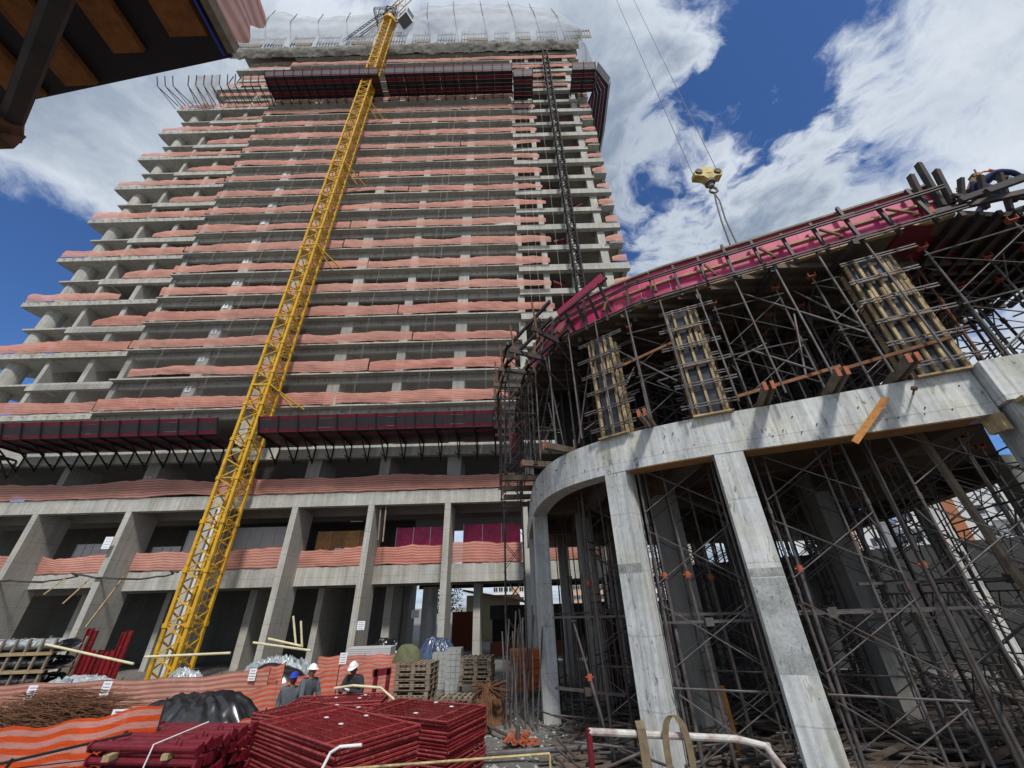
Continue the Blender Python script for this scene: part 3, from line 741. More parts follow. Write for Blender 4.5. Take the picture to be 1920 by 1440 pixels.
# outward safety arms left of the upper tray
for i in range(14):
    x = -43.8 + i * 1.02
    q = MB(); z = 59.2
    lean = -1.0 if i < 3 else -.3
    q.bar((x, YF - .1, z), (x + lean * 1.3, YF - 2.2, z + .5), .08); q.bar((x + lean * 1.3, YF - 2.2, z + .5), (x + lean * 1.6, YF - 2.7, z + 2.0), .08)
    q.bar((x, YF - .1, z - .8), (x + lean * 1.2, YF - 2.0, z + .4), .06)
    solo(q, 'bracket_arm', 'dark_steel', 'bare dark steel arm jutting out beside the upper tray, %s from the left' % ordn[i], 'bracket', 'bare bracket arms')
def hangnet(label, P, z0, z1, y0, y1, mat='net_white', seed=0, nm='debris_net', nx=14, ny=10, amp=.25):
    q = MB()
    q.grid(lambda u, v: (P[0] + (P[1] - P[0]) * u + .2 * fn(u * 4, v * 3, seed), y0 + (y1 - y0) * v + amp * fn(u * 5, v * 3, seed + 3), z0 + (z1 - z0) * v + .4 * fn(u * 3, v, seed)), nx, ny)
    return solo(q, nm, mat, label, 'net', smooth=True)
hangnet('pale grey net hanging behind the bare bracket arms', (-42.5, -39), 59.4, 64.5, YF - .2, YF - 1.4, seed=3)

# ---------------------------------------------------------------- roof net, guard frames, bundled cloth
def toptop(x):
    pts = [(-43.0, 84.5), (-41, 86.9), (-37, 89.0), (-34, 86.5), (-30.8, 86.0), (-25, 86.5), (-19, 88.5), (-14, 87.5), (-12.2, 90.0), (-7, 90.2), (0, 90.0), (6, 88.0), (9.7, 85.0), (11.5, 80.5), (12.4, 75.5)]
    for (a, b), (c, d) in zip(pts, pts[1:]):
        if a <= x <= c: return b + (d - b) * (x - a) / (c - a)
    return pts[-1][1] if x > 0 else pts[0][1]
q = MB()
q.grid(lambda u, v: ((-42.6 + 54.9 * u), YF - .4 - 1.0 * math.sin(v * 2.6) + .25 * fn(u * 30, v * 2), 75.6 + (toptop(-42.6 + 54.9 * u) - 75.6) * v - .35 * abs(math.sin(u * math.pi * 11)) * v), 160, 14)
solo(q, 'roof_net', 'net_white', 'big pale translucent net rising around the top of the tower', 'net', smooth=True)
q = MB()
q.grid(lambda u, v: (12.2 + .9 * math.sin(v * 3) + .3 * fn(u * 5, v * 4), YF + 9 * u, 64.5 + (toptop(11.9) - 64.5 - 1 * u) * v), 12, 12)
solo(q, 'side_net', 'net_white', 'pale net hanging down the upper right edge of the tower', 'net', smooth=True)
for i, x in enumerate([-42, -38.2, -34.0, -29.5, -25, -20.2, -12.2, -7.8, -3.2, 1.6, 5.2, 8.8]):
    q = MB(); zt = toptop(x) + .8
    zi = 76 + (zt - 76) * .55
    q.tube((x + 1.0, YF - .2, 76.0), (x, YF - 1.55, zi), .055); q.tube((x, YF - 1.55, zi), (x - .5, YF - 1.0, zt), .055)
    solo(q, 'net_pole', 'dark_steel', 'thin bent pole holding up the roof net, %s from the left' % ordn[i], 'pole', 'bent poles of the roof net')
random.seed(5)
fx = -41.5; gi = 0
while fx < 10.5:
    w = random.choice((2.6, 3.2, 4.0, 2.2)); z = 76.0; yb = YF - .5
    root = thing('roof_guardrail', 'spiky dark timber guardrail on the tower roof edge, %s from the left' % ordn[gi], 'guardrail', (fx, yb, z), group='guardrails along the roof edge')
    q = MB(); q.bar((fx, yb, z + .7), (fx + w, yb + .05, z + .7), .12, .14); q.bar((fx, yb, z + 2.7), (fx + w, yb, z + 2.75), .12, .14); q.build('rail', 'dark_steel', root)
    nn = int(w / .42)
    for i in range(nn + 1):
        x = fx + w * i / nn; t = random.uniform(-.12, .12)
        q = MB(); q.bar((x, yb - .08, z - .2), (x + t, yb - .1, z + 3.1 + random.uniform(-.2, .4)), .09); q.build('post', 'dark_steel', root)
    if gi % 2 == 0:
        q = MB(); q.box(fx + w * .25, fx + w, yb - .15, yb - .1, z - .2, z + .75); q.build('toe_panel', 'grey_wood', root)
    fx += w + random.uniform(.5, 1.4); gi += 1
q = MB()
q.grid(lambda u, v: (-41.8 + 53.4 * u, YF - .25 - .55 * math.sin(v * math.pi) - .18 * fn(u * 40, v * 2.5) - .16 * fn(u * 130, v * 7), 72.9 + .5 * fn(u * 18, 0, 7) + 3.1 * v), 260, 14)
solo(q, 'bundled_net', 'grey_tarp', 'grey brown bundled netting sagging along the top edge of tower', 'net', smooth=True)
# props crowding the open top-left floors
q = MB()
for i in range(46):
    x = random.uniform(-41, -33.5); y = random.uniform(26.3, 31)
    q.tube((x, y, FZ(19)), (x + random.uniform(-.2, .2), y, FZ(20) + 2.6 * (i % 2)), .06)
solo(q, 'steel_props', 'black_steel', 'cluster of dark props on the open upper left floors', 'props')['kind'] = 'stuff'

q = MB()
pts = [(-33 + i * .5, YF - .12 + (.9 if i % 12 > 6 else 0), 2.3 - .35 * abs(math.sin(i * .26)) + .1 * fn(i * .7)) for i in range(26)]
q.path(pts, .05); q.path([(a, b - .05, c + .08 * fn(a * 3)) for a, b, c in pts], .035)
solo(q, 'cable_bundle', 'cable', 'sagging dark cable bundle looped across the left podium pillars', 'cable')
random.seed(61)
for i, x in enumerate((-28.3, -23.7, -21.5, -12.0, -7.1, -6.4, -2.0, 1.9, 2.6, 4.6)):
    q = MB(); z0 = random.choice((10.3, 13.5, 19)); q.tube((x, YF - .3, z0), (x + .15, YF - .25, 72), .010, 4)
    solo(q, 'guide_rope', 'rail_white', 'thin pale rope hanging down the tower front, %s from the left' % ordn[i], 'rope', 'ropes down the tower front')
for i, (x, l, ln) in enumerate(((-24.6, 2.6, .5), (-28.0, .9, .3), (-26.6, 1.4, .5), (-8.6, 2.2, -.3), (-8.3, 2.3, -.25))):
    zt = 2.1 if i < 3 else 5.9
    q = MB(); q.bar((x, YF - .2, zt - l), (x + ln, YF + .3, zt), .07, .07); solo(q, 'hanging_batten', 'grey_wood' if i > 2 else 'pine', 'loose timber batten dangling from the podium beams, %s from the left' % ordn[i], 'batten', 'battens dangling from podium beams')
# ================================================================ tower crane
CX0, CX1, CY0, CY1 = -18.45, -17.27, 23.5, 24.72
crane = thing('tower_crane', 'tall yellow lattice tower crane standing in front of the tower', 'crane', ((CX0 + CX1) / 2, (CY0 + CY1) / 2, GZ))
W2, D2 = (CX1 - CX0) / 2, (CY1 - CY0) / 2
SH = 2.6
def lattice(w, d, h, leg, br, mat, name, steps=2, legn='box'):
    q = MB(); cs = [(-w, -d), (w, -d), (w, d), (-w, d)]
    for x, y in cs: q.bar((x, y, 0), (x, y, h), leg, leg, up=(0, 1, 0))
    for i in range(4):
        a, b = cs[i], cs[(i + 1) % 4]
        for s in range(steps):
            z0, z1 = h * s / steps + .02, h * (s + 1) / steps
            mid = (z0 + z1) / 2
            q.bar((*a, z0 + .04), (*b, mid), br, br); q.bar((*b, mid), (*a, z1 - .02), br, br)
        q.bar((*a, .03), (*b, .03), br, br)
    for x, y in cs:
        q.box(x - leg * .72, x + leg * .72, y - leg * .72, y + leg * .72, -.11, .11)
    return q.mesh(name, mat)
ms = lattice(W2, D2, SH, .17, .065, 'crane_yellow', 'mast_section')
nsec = 32
for i in range(nsec): inst('mast_section', ms, crane, (0, 0, i * SH))
ZTOP = nsec * SH      # relative
q = MB(); q.tube((.1, .4, 0), (.1, .4, ZTOP), .018); q.tube((.38, .4, 0), (.38, .4, ZTOP), .018)
for i in range(int(ZTOP / .45)): q.bar((.1, .4, i * .45), (.38, .4, i * .45), .016)
q.build('ladder', 'crane_yellow', crane, local=True)
q = MB(); q.box(-1.0, 1.0, -1.0, 1.0, -.35, .12); q.build('base', 'block', crane, local=True)
q = MB(); q.box(-1.35, -1.1, 1.2, 1.4, 0, 9); q.build('mast_pillar', 'white_paint', crane, local=True)
for zc_ in (17.1, 31.6, 44.5, 58.5, 69.5):
    q = MB()
    e = .06
    for a, b in (((-W2 - e, -D2 - e), (W2 + e, -D2 - e)), ((W2 + e, -D2 - e), (W2 + e, D2 + e)), ((W2 + e, D2 + e), (-W2 - e, D2 + e)), ((-W2 - e, D2 + e), (-W2 - e, -D2 - e))):
        q.bar((*a, zc_), (*b, zc_), .09, .13)
    q.bar((W2 + e, -D2 - e, zc_), (W2 + 1.7, YF - .1 - (CY0 + CY1) / 2, zc_ - 1.0), .09); q.bar((W2 + e, D2 + e, zc_), (W2 + .8, YF - .1 - (CY0 + CY1) / 2, zc_ - .8), .08)
    q.bar((-W2 - e, D2 + e, zc_), (-W2 + 1.0, YF + .1 - (CY0 + CY1) / 2, zc_ - .6), .12)
    q.build('tie_frame', 'crane_yellow', crane, local=True)
# head: turntable, platform, cab, jib
q = MB(); q.tube((0, 0, ZTOP), (0, 0, ZTOP + .9), 1.05, 20); q.tube((0, 0, ZTOP + .9), (0, 0, ZTOP + 1.5), .9, 20); q.build('turntable', 'crane_yellow', crane, local=True)
hd = lattice(.75, .75, 3.4, .2, .09, 'dark_steel', 'tower_head'); inst('tower_head', hd, crane, (0, 0, ZTOP + 1.5))
ja = math.atan2(9 - 24.1, 7.75 + 17.9)      # jib heading, towards the hook
jd = V((math.cos(ja), math.sin(ja), 0)); js = V((-jd.y, jd.x, 0))
q = MB()
cc = js * 1.9 + jd * .9
def obox(q, c, ax, ay, az, hx, hy, hz):
    b = len(q.v); c = V(c)
    for k in (-1, 1):
        for j in (-1, 1):
            for i in (-1, 1): q.v.append(tuple(c + ax * hx * i + ay * hy * j + az * hz * k))
    q.f += [(b, b + 2, b + 3, b + 1), (b + 4, b + 5, b + 7, b + 6), (b, b + 1, b + 5, b + 4), (b + 2, b + 6, b + 7, b + 3), (b, b + 4, b + 6, b + 2), (b + 1, b + 3, b + 7, b + 5)]
UZ = V((0, 0, 1))
q = MB(); obox(q, V((2.7, -.4, ZTOP + .7)), jd, js, UZ, .95, .75, 1.15); cab = q.build('cab', 'white_paint', crane, local=True)
q = MB(); obox(q, V((2.7, -.4, ZTOP + .95)) + jd * .96, jd, js, UZ, .01, .62, .75); obox(q, V((2.7, -.4, ZTOP + .95)) - js * .76, jd, js, UZ, .75, .01, .6); obox(q, V((2.7, -.4, ZTOP + .95)) + js * .76, jd, js, UZ, .75, .01, .6); q.build('window', 'window_glass', cab, local=True)
q = MB(); obox(q, V((2.7, -.4, ZTOP - .47)), jd, js, UZ, .9, .7, .02); q.build('cab_floor', 'tray_grey', crane, local=True)
q = MB(); q.bar((.5, 0, ZTOP + 1.2), (2.6, -.3, ZTOP + 1.9), .14); q.bar((.5, 0, ZTOP + .4), (2.2, -.3, ZTOP - .45), .12); q.build('cab_bracket', 'dark_steel', crane, local=True)
q = MB(); zp = ZTOP + .3
for a, b in (((-2.0, -1.6), (.9, -1.6)), ((-2.0, -1.6), (-2.0, 1.5)), ((-2, 1.5), (1.5, 1.5))):
    for h in (0, .55, 1.1): q.bar((*a, zp + h), (*b, zp + h), .06)
    for t in (0, .33, .66, 1): q.bar((a[0] + (b[0] - a[0]) * t, a[1] + (b[1] - a[1]) * t, zp), (a[0] + (b[0] - a[0]) * t, a[1] + (b[1] - a[1]) * t, zp + 1.1), .05)
q.build('platform_rail', 'dark_steel', crane, local=True)
q = MB()
for j in range(5): q.bar((-1.9 + j * .3, -1.5, zp), (-1.9 + j * .3, 1.4, zp), .06)
q.build('platform', 'dark_steel', crane, local=True)
q = MB(); JZ = ZTOP + 5.2
for (st, en, off, nm) in ((-14, 44, 0, 'jib'),):
    n = int((en - st) / 1.6)
    A = lambda t, k: tuple(jd * t + (js * (.55 * k)) + V((0, 0, JZ))) if k else tuple(jd * t + V((0, 0, JZ + 1.1)))
    for k in (-1, 1, 0): q.bar(A(st, k), A(en, k), .11)
    for i in range(n):
        t0 = st + i * 1.6; t1 = t0 + 1.6
        for k in (-1, 1):
            q.bar(A(t0, k), A(t0 + .8, 0), .06); q.bar(A(t0 + .8, 0), A(t1, k), .06)
        q.bar(A(t0, -1), A(t1, 1), .05)
q.build('jib', 'crane_yellow', crane, local=True)
q = MB(); obox(q, jd * -12.5 + V((0, 0, JZ - 1.2)), jd, js, UZ, 1.3, .8, 1.1); q.build('counterweight', 'block', crane, local=True)
# inclined lattice strut on the left of the head
q = MB()
P0, P1 = V((-7.2, 1.3, ZTOP - 3.2)), V((-.8, -.8, ZTOP + .6)); dd_ = (P1 - P0).normalized(); aa_ = dd_.cross(V((0, 1, 0))).normalized() * .3; bb_ = V((0, .3, 0))
for s1, s2 in ((-1, -1), (1, -1), (1, 1), (-1, 1)): q.bar(P0 + aa_ * s1 + bb_ * s2, P1 + aa_ * s1 + bb_ * s2, .09)
for i in range(14):
    t0 = P0 + (P1 - P0) * i / 14; t1 = P0 + (P1 - P0) * (i + 1) / 14; q.bar(t0 + aa_ - bb_, t1 - aa_ - bb_, .05)
q.build('strut', 'tray_grey', crane, local=True)

# hook block hanging from the jib
hx, hy, hz = 7.75, 9.0, 14.25
hook = thing('hook_block', 'worn yellow crane hook block hanging on two cables against clouds', 'crane hook', (hx, hy, hz))
q = MB(); poly = [(-.55, -.2), (-.5, .08), (-.3, .16), (-.2, .3), (.22, .3), (.32, .2), (.52, .2), (.58, .02), (.5, -.2), (.22, -.26), (.1, -.4), (-.12, -.4), (-.22, -.26)]
b = 0
for yy in (-.15, .15): q.v += [(a, yy, c) for a, c in poly]
n = len(poly); q.f += [tuple(range(n)), tuple(range(2 * n - 1, n - 1, -1))] + [(i, i + n, (i + 1) % n + n, (i + 1) % n) for i in range(n)]
q.build('block_body', 'hook_yellow', hook, local=True)
for sx in (-.36, .36):
    q = MB(); q.tube((sx, -.2, 0), (sx, .2, 0), .13, 14); q.build('sheave_bolt', 'dark_steel', hook, local=True)
q = MB()
for sx in (-.3, 0, .3): q.box(sx - .09, sx + .09, -.153, -.151, -.1, -.06)
q.build('slot', 'black_steel', hook, local=True)
q = MB(); q.tube((0, 0, -.75), (0, 0, -.38), .1, 10); q.tube((0, 0, -.55), (0, 0, -.45), .19, 12)
q.path([(0, 0, -.72), (.14, 0, -.85), (.15, 0, -1.0), (.02, 0, -1.12), (-.12, 0, -1.05), (-.13, 0, -.95)], .045, 8); q.build('hook', 'grey_tarp', hook, local=True)
q = MB(); q.tube((-.5, 0, .1), (-.62, 0, 66), .014); q.tube((.5, 0, .1), (.62, 0, 66), .014); q.build('cable', 'cable', hook, local=True)
q = MB()
q.path([(0, 0, -1.1), (.06, 0, -1.6), (-.04, 0, -2.6), (-.12, -.1, -4.0), (-.1, -.2, -5.6)], .028); q.path([(0, 0, -1.1), (-.05, .05, -1.6), (-.16, .05, -2.6), (-.2, .1, -4.0), (-.16, .2, -5.6)], .028)
sl = solo(q, 'lifting_sling', 'cable', 'dark doubled lifting sling hanging from the crane hook', 'sling', loc=(0, 0, 0)); sl.location = (hx, hy, hz)

# material hoist mast on the tower's right side
hm = thing('hoist_mast', 'black lattice hoist mast climbing the right side of the tower', 'hoist', (6.15, 24.75, GZ))
hs = lattice(.32, .32, 1.5, .12, .06, 'black_steel', 'mast_section', 1)
for i in range(49): inst('mast_section', hs, hm, (0, 0, i * 1.5))
for z in range(12, 72, 6):
    q = MB(); q.bar((-.3, .3, z), (-.5, 1.2, z), .06); q.bar((.3, .3, z), (.5, 1.2, z), .06); q.build('wall_tie', 'black_steel', hm, local=True)
# ================================================================ pavilion (curved building in front, right)
RAW = [(0.62, 24), (0.62, 20), (0.62, 16.5), (0.66, 14.3), (0.85, 12.5), (1.25, 11.15), (1.9, 10.15), (2.9, 9.25), (4.4, 8.38), (5.9, 7.76), (7.3, 7.15), (8.9, 6.45), (10.3, 5.85)]
def smoothpath(P, n=6):
    out = []
    for i in range(len(P) - 1):
        p0 = V(P[max(i - 1, 0)]); p1 = V(P[i]); p2 = V(P[i + 1]); p3 = V(P[min(i + 2, len(P) - 1)])
        for k in range(n):
            t = k / n
            out.append(0.5 * ((2 * p1) + (-p0 + p2) * t + (2 * p0 - 5 * p1 + 4 * p2 - p3) * t * t + (-p0 + 3 * p1 - 3 * p2 + p3) * t ** 3))
    out.append(V(P[-1])); return out
PATH = smoothpath([(a, b) for a, b in RAW])
PATH = [V((p.x, p.y)) for p in PATH]
def offs(path, d):       # positive d: towards the outside (camera side)
    o = []
    for i, p in enumerate(path):
        t = (path[min(i + 1, len(path) - 1)] - path[max(i - 1, 0)]).normalized()
        o.append(V((p.x + t.y * d, p.y - t.x * d)))     # right-hand normal
    return o
_t = (PATH[30] - PATH[29]).normalized()
SGN = 1.0 if V((_t.y, -_t.x)).dot(-V((PATH[30].x, PATH[30].y))) > 0 else -1.0
def outp(d): return offs(PATH, d * SGN)
cum = [0.0]
for a, b in zip(PATH, PATH[1:]): cum.append(cum[-1] + (b - a).length)
TOTAL = cum[-1]
def at_s(s, d=0.0):
    s = max(0, min(TOTAL - 1e-4, s))
    for i in range(len(cum) - 1):
        if cum[i] <= s <= cum[i + 1]:
            t = (s - cum[i]) / (cum[i + 1] - cum[i]); p = PATH[i].lerp(PATH[i + 1], t); tg = (PATH[i + 1] - PATH[i]).normalized()
            n = V((tg.y, -tg.x)) * SGN
            return p + n * d, tg, n
def s_near(x, y): return min(np.linspace(0, TOTAL, 600), key=lambda s: (at_s(s)[0] - V((x, y))).length)
SB = s_near(8.9, 6.45)
def ribbon(q, d0, d1, z0, z1, s0=0.0, s1=None, step=.3):
    """solid band following the plan curve between two offsets"""
    s1 = TOTAL if s1 is None else s1
    n = max(1, int(math.ceil((s1 - s0) / step))); b = len(q.v)
    for i in range(n + 1):
        s = s0 + (s1 - s0) * i / n
        a, _, _ = at_s(s, d0); c, _, _ = at_s(s, d1)
        q.v += [(a.x, a.y, z0), (c.x, c.y, z0), (c.x, c.y, z1), (a.x, a.y, z1)]
    for i in range(n):
        o = b + i * 4
        for j in range(4): q.f.append((o + j, o + 4 + j, o + 4 + (j + 1) % 4, o + (j + 1) % 4))
    q.f += [(b, b + 1, b + 2, b + 3), (b + n * 4 + 3, b + n * 4 + 2, b + n * 4 + 1, b + n * 4)]
    return q
ZB, ZTB = 2.82, 3.75
pav = thing('curved_building', 'pale concrete frame with a rounded end and slanting-looking square columns beside tower', 'building', (6, 12, GZ))
q = MB(); ribbon(q, 0, -.5, ZB, ZTB, 0, SB); q.build('curved_beam', 'pale_concrete', pav)
# slab behind it, with ribs below
inn = [at_s(s, -.502)[0] for s in np.linspace(0, SB, 46)]
poly = [(p.x, p.y) for p in inn] + [(14.2, 11.0), (15.3, 15.0), (16.1, 19.6), (17.8, 24.0)]
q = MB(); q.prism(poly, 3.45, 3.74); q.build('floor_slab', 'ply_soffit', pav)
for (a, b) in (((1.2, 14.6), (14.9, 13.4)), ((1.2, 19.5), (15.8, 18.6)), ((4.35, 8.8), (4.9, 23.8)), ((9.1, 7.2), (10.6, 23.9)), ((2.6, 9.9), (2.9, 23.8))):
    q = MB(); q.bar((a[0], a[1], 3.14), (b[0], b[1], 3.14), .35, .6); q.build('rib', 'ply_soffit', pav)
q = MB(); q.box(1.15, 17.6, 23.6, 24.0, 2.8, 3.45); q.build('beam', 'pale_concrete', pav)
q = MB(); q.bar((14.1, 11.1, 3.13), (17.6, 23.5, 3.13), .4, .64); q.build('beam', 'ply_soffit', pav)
def pcol(s, w, d, z0=GZ - .3, z1=ZB, off=-.012, mat='pale_concrete', name='column'):
    p, t, n = at_s(s, off); q = MB(); a = p + t * (-w / 2)
    c0 = p - t * w / 2; c1 = p + t * w / 2; c2 = c1 - n * d; c3 = c0 - n * d
    q.prism([(c0.x, c0.y), (c1.x, c1.y), (c2.x, c2.y), (c3.x, c3.y)], z0, z1)
    return q.build(name, mat, pav)
S1, S2, S3, S4 = s_near(.65, 14.9), s_near(2.5, 9.5), s_near(4.75, 8.2), s_near(8.9, 6.45)
pcol(S1, .55, .5); pcol(S2, .56, .55); pcol(S3, .58, .55)
pcol(s_near(.62, 20.5), .55, .5)
# pier at the right end: a broad wall-like column and beam coming forward
p4, t4, n4 = at_s(SB, 0)
q = MB()
c0 = p4 + t4 * .02 + n4 * .28; c1 = c0 + t4 * 2.6; c2 = c1 - n4 * 1.0; c3 = c0 - n4 * 1.0
q.prism([(c0.x, c0.y), (c1.x, c1.y), (c2.x, c2.y), (c3.x, c3.y)], 2.95, ZTB + .02); q.build('beam', 'pale_concrete', pav)
c0 = p4 + t4 * .12 + n4 * .2; c1 = c0 + t4 * .9; c2 = c1 - n4 * .8; c3 = c0 - n4 * .8
q = MB(); q.prism([(c0.x, c0.y), (c1.x, c1.y), (c2.x, c2.y), (c3.x, c3.y)], GZ - .3, 2.94); q.build('column', 'pale_concrete', pav)
q = MB(); a = p4 + n4 * .38 + t4 * .1; b_ = a + t4 * 1.6; q.bar((a.x, a.y, 2.9), (b_.x, b_.y, 2.9), .25, .06); q.build('ledge_board', 'pine', pav)
q = MB(); a = p4 - t4 * .1 - n4 * .1; q.bar((a.x, a.y, 2.5), (a.x, a.y, 2.82), .12, .3); q.build('form_board', 'pine', pav)
# crumbly pour joints and a honeycombed patch on the two big columns
def colpatch(s, w, za, zb, mat, name):
    p, t, n = at_s(s, .0); c0 = p - t * w / 2 + n * -.009; c1 = p + t * w / 2 + n * -.009; q = MB()
    q.prism([((c0 + n * .0).x, (c0).y), (c1.x, c1.y), ((c1 - n * .01).x, (c1 - n * .01).y), ((c0 - n * .01).x, (c0 - n * .01).y)], za, zb); return q.build(name, mat, pav)
colpatch(S3, .57, -1.15, .33, 'honeycomb', 'rough_patch'); colpatch(S3, .57, .35, .5, 'rough_joint', 'pour_joint'); colpatch(S2, .55, .56, .74, 'rough_joint', 'pour_joint')
# inner columns
for x, y, w, d, mt_ in [(4.35, 12.1, .62, .75, 'inner_concrete'), (9.3, 12.2, .5, .7, 'inner_concrete'), (2.4, 15.5, .5, .8, 'inner_concrete'), (15.6, 15.2, .55, .6, 'pale_concrete'), (4.2, 18.5, .5, .6, 'inner_concrete'),
                       (9.5, 18.5, .6, .6, 'inner_concrete'), (14.1, 10.9, .5, .5, 'inner_concrete'), (2.3, 23.0, .5, .5, 'inner_concrete'), (9.9, 23, .5, .5, 'inner_concrete'), (16.9, 22.6, .6, .5, 'pale_concrete')]:
    q = MB(); q.box(x, x + w, y, y + d, GZ - .3, 3.44); q.build('column', mt_, pav)
# edge board of ply left under the beam
q = MB(); ribbon(q, -.01, -.49, ZB - .02, ZB - .003, S2 + .35, S3 - .35); q.build('soffit_board', 'plywood', pav)
q = MB(); ribbon(q, -.01, -.49, ZB - .02, ZB - .003, S3 + .35, SB - .3); q.build('soffit_board', 'plywood', pav)
# rebar stubs / tie ends on the beam
random.seed(21)
q = MB()
for i in range(46):
    s = random.uniform(2.5, SB - .2); z = random.choice((ZB + .25, ZB + .62)) + random.uniform(-.08, .08)
    p, t, n = at_s(s, -.02); e = p + n * random.uniform(.03, .07)
    q.tube((p.x, p.y, z), (e.x, e.y, z), .013, 6)
q.build('tie_ends', 'dark_steel', pav)['kind'] = 'stuff'
q = MB(); p, t, n = at_s(s_near(8.0, 6.9), 0); e = p + n * .3 - t * .1
q.tube((p.x, p.y, 3.45), (e.x, e.y, 3.42), .018, 8); q.tube((e.x, e.y, 3.42), (e.x + .02, e.y - .02, 3.47), .05, 8); q.build('tie_rod', 'rust', pav)

# plank leaning on the beam
p, t, n = at_s(s_near(6.95, 7.28), .12)
q = MB(); a = p - t * .2; b_ = p + t * .62
q.bar((a.x, a.y, 2.62), (b_.x, b_.y, 3.42), .04, .12, up=(0, 0, 1)); solo(q, 'plank', 'orange_wood', 'orange brown plank slanting across the face of pale curved beam', 'plank')

# ---------------------------------------------------------------- storey-high column formworks on the beam
def formwork(label, s, w, z0, z1, lean=(0, 0), nst=3):
    p, t, n = at_s(s, -.02)
    rz = math.atan2(t.y, t.x)
    if V((math.sin(rz), -math.cos(rz))).dot(n) < 0: rz += math.pi
    root = thing('column_formwork', label, 'formwork', (p.x, p.y, z0), rz, 'column formworks on the pale curved beam')
    H = z1 - z0; d = .45
    # local: x along beam, -y outwards
    nb = int(H / .62)
    for i in range(nb):
        a, b = i * H / nb + .004, (i + 1) * H / nb - .004
        for (x0, x1, y0, y1) in ((-w / 2, w / 2, -.02, 0), (-w / 2, w / 2, d, d + .02), (-w / 2 - .02, -w / 2 - .001, 0, d), (w / 2 + .001, w / 2 + .02, 0, d)):
            q = MB(); q.box(x0, x1, y0, y1, a, b); q.build('form_panel', 'film_black', root, local=True)
    for i in range(nst):
        x = -w / 2 + .03 + (w - .06) * i / (nst - 1)
        q = MB(); q.box(x - .028, x + .028, -.085, -.021, 0, H * .72 + random.uniform(-.03, .03)); q.build('stud', 'pine', root, local=True)
        q = MB(); xx = x + (.075 if i < nst - 1 else -.075); q.box(xx - .028, xx + .028, -.085, -.021, H * .6, H + .05 - .2 * (i % 2)); q.build('stud', 'pine', root, local=True)
    for sx in (-1, 1):
        for yy in (.06, d - .06):
            x = sx * (w / 2 + .055); q = MB(); q.box(x - .035, x + .035, yy - .035, yy + .035, 0, H); q.build('stud', 'pine', root, local=True)
    q = MB(); q.box(-w / 2 - .1, w / 2 + .1, -.15, -.01, -.04, .0); q.build('base_plank', 'pine', root, local=True)
    for hh in (.42, .78):
        q = MB(); q.box(-w / 2, w / 2, -.12, -.096, H * hh, H * hh + .09); q.build('cross_cleat', 'pine', root, local=True)
    nw = int(H / .46)
    for i in range(nw):
        z = .22 + i * (H - .3) / (nw - 1); e1 = random.uniform(.22, .42); e2 = random.uniform(.25, .5)
        for yy in (-.16, d + .1):
            q = MB()
            q.bar((-w / 2 - e1, yy, z + .035), (w / 2 + e2, yy, z + .035), .03, .03); q.bar((-w / 2 - e1, yy, z - .035), (w / 2 + e2, yy, z - .035), .03, .03)
            for k in (-1, 0, 1): q.bar((k * (w / 2 + .12), yy, z - .04), (k * (w / 2 + .12), yy, z + .04), .04)
            q.build('waler', 'scaffold_steel', root, local=True)
        q = MB(); q.tube((-w / 2 - .12, -.22, z), (-w / 2 - .12, d + .16, z), .01); q.tube((w / 2 + .12, -.22, z), (w / 2 + .12, d + .16, z), .01); q.build('tie_rod', 'rust', root, local=True)
    return root
random.seed(33)
formwork('leftmost black column form with yellow timber studs standing on curved beam', s_near(2.6, 9.42), .60, ZTB + .02, 6.85)
formwork('middle black column form with yellow timber studs between scaffold towers', s_near(4.65, 8.2), .62, ZTB + .02, 6.9)
formwork('rightmost and largest black column form with yellow studs near pink formwork', s_near(8.55, 6.6), .74, ZTB + .02, 6.95, nst=4)

# ---------------------------------------------------------------- upper slab formwork: pink film-faced edge
ZP0, ZP1 = 7.56, 8.60
fw = thing('slab_formwork', 'upper formwork deck with bright pink film-faced edge and dark steel walers', 'formwork', (5, 9, 7.5))
SA = 6.0
seg = .82; n = int((TOTAL + 1.2 - SA) / seg)
for i in range(n):
    s0 = SA + i * seg; s1 = min(s0 + seg - .006, TOTAL - .01)
    if s1 <= s0: break
    q = MB(); ribbon(q, .0, -.02, ZP0, ZP0 + .5, s0, s1, .15); q.build('edge_panel', 'pink_film' if i % 3 else 'pink_film_pale', fw)
    q = MB(); ribbon(q, -.03, -.05, ZP0 + .508, ZP1 + .02 * fn(i), s0, s1, .15); q.build('edge_panel', 'pink_film_pale' if i % 2 else 'pink_film', fw)
# top batten, bottom batten
for z, m_ in ((ZP1 + .03, 'grey_wood'), (ZP0 + .504, 'pine'), (ZP0 - .03, 'pine')):
    for i in range(int((TOTAL - SA) / 2.2)):
        q = MB(); ribbon(q, .05, -.06, z - .03, z + .03, SA + i * 2.2, min(TOTAL, SA + i * 2.2 + 2.19)); q.build('batten', m_, fw)
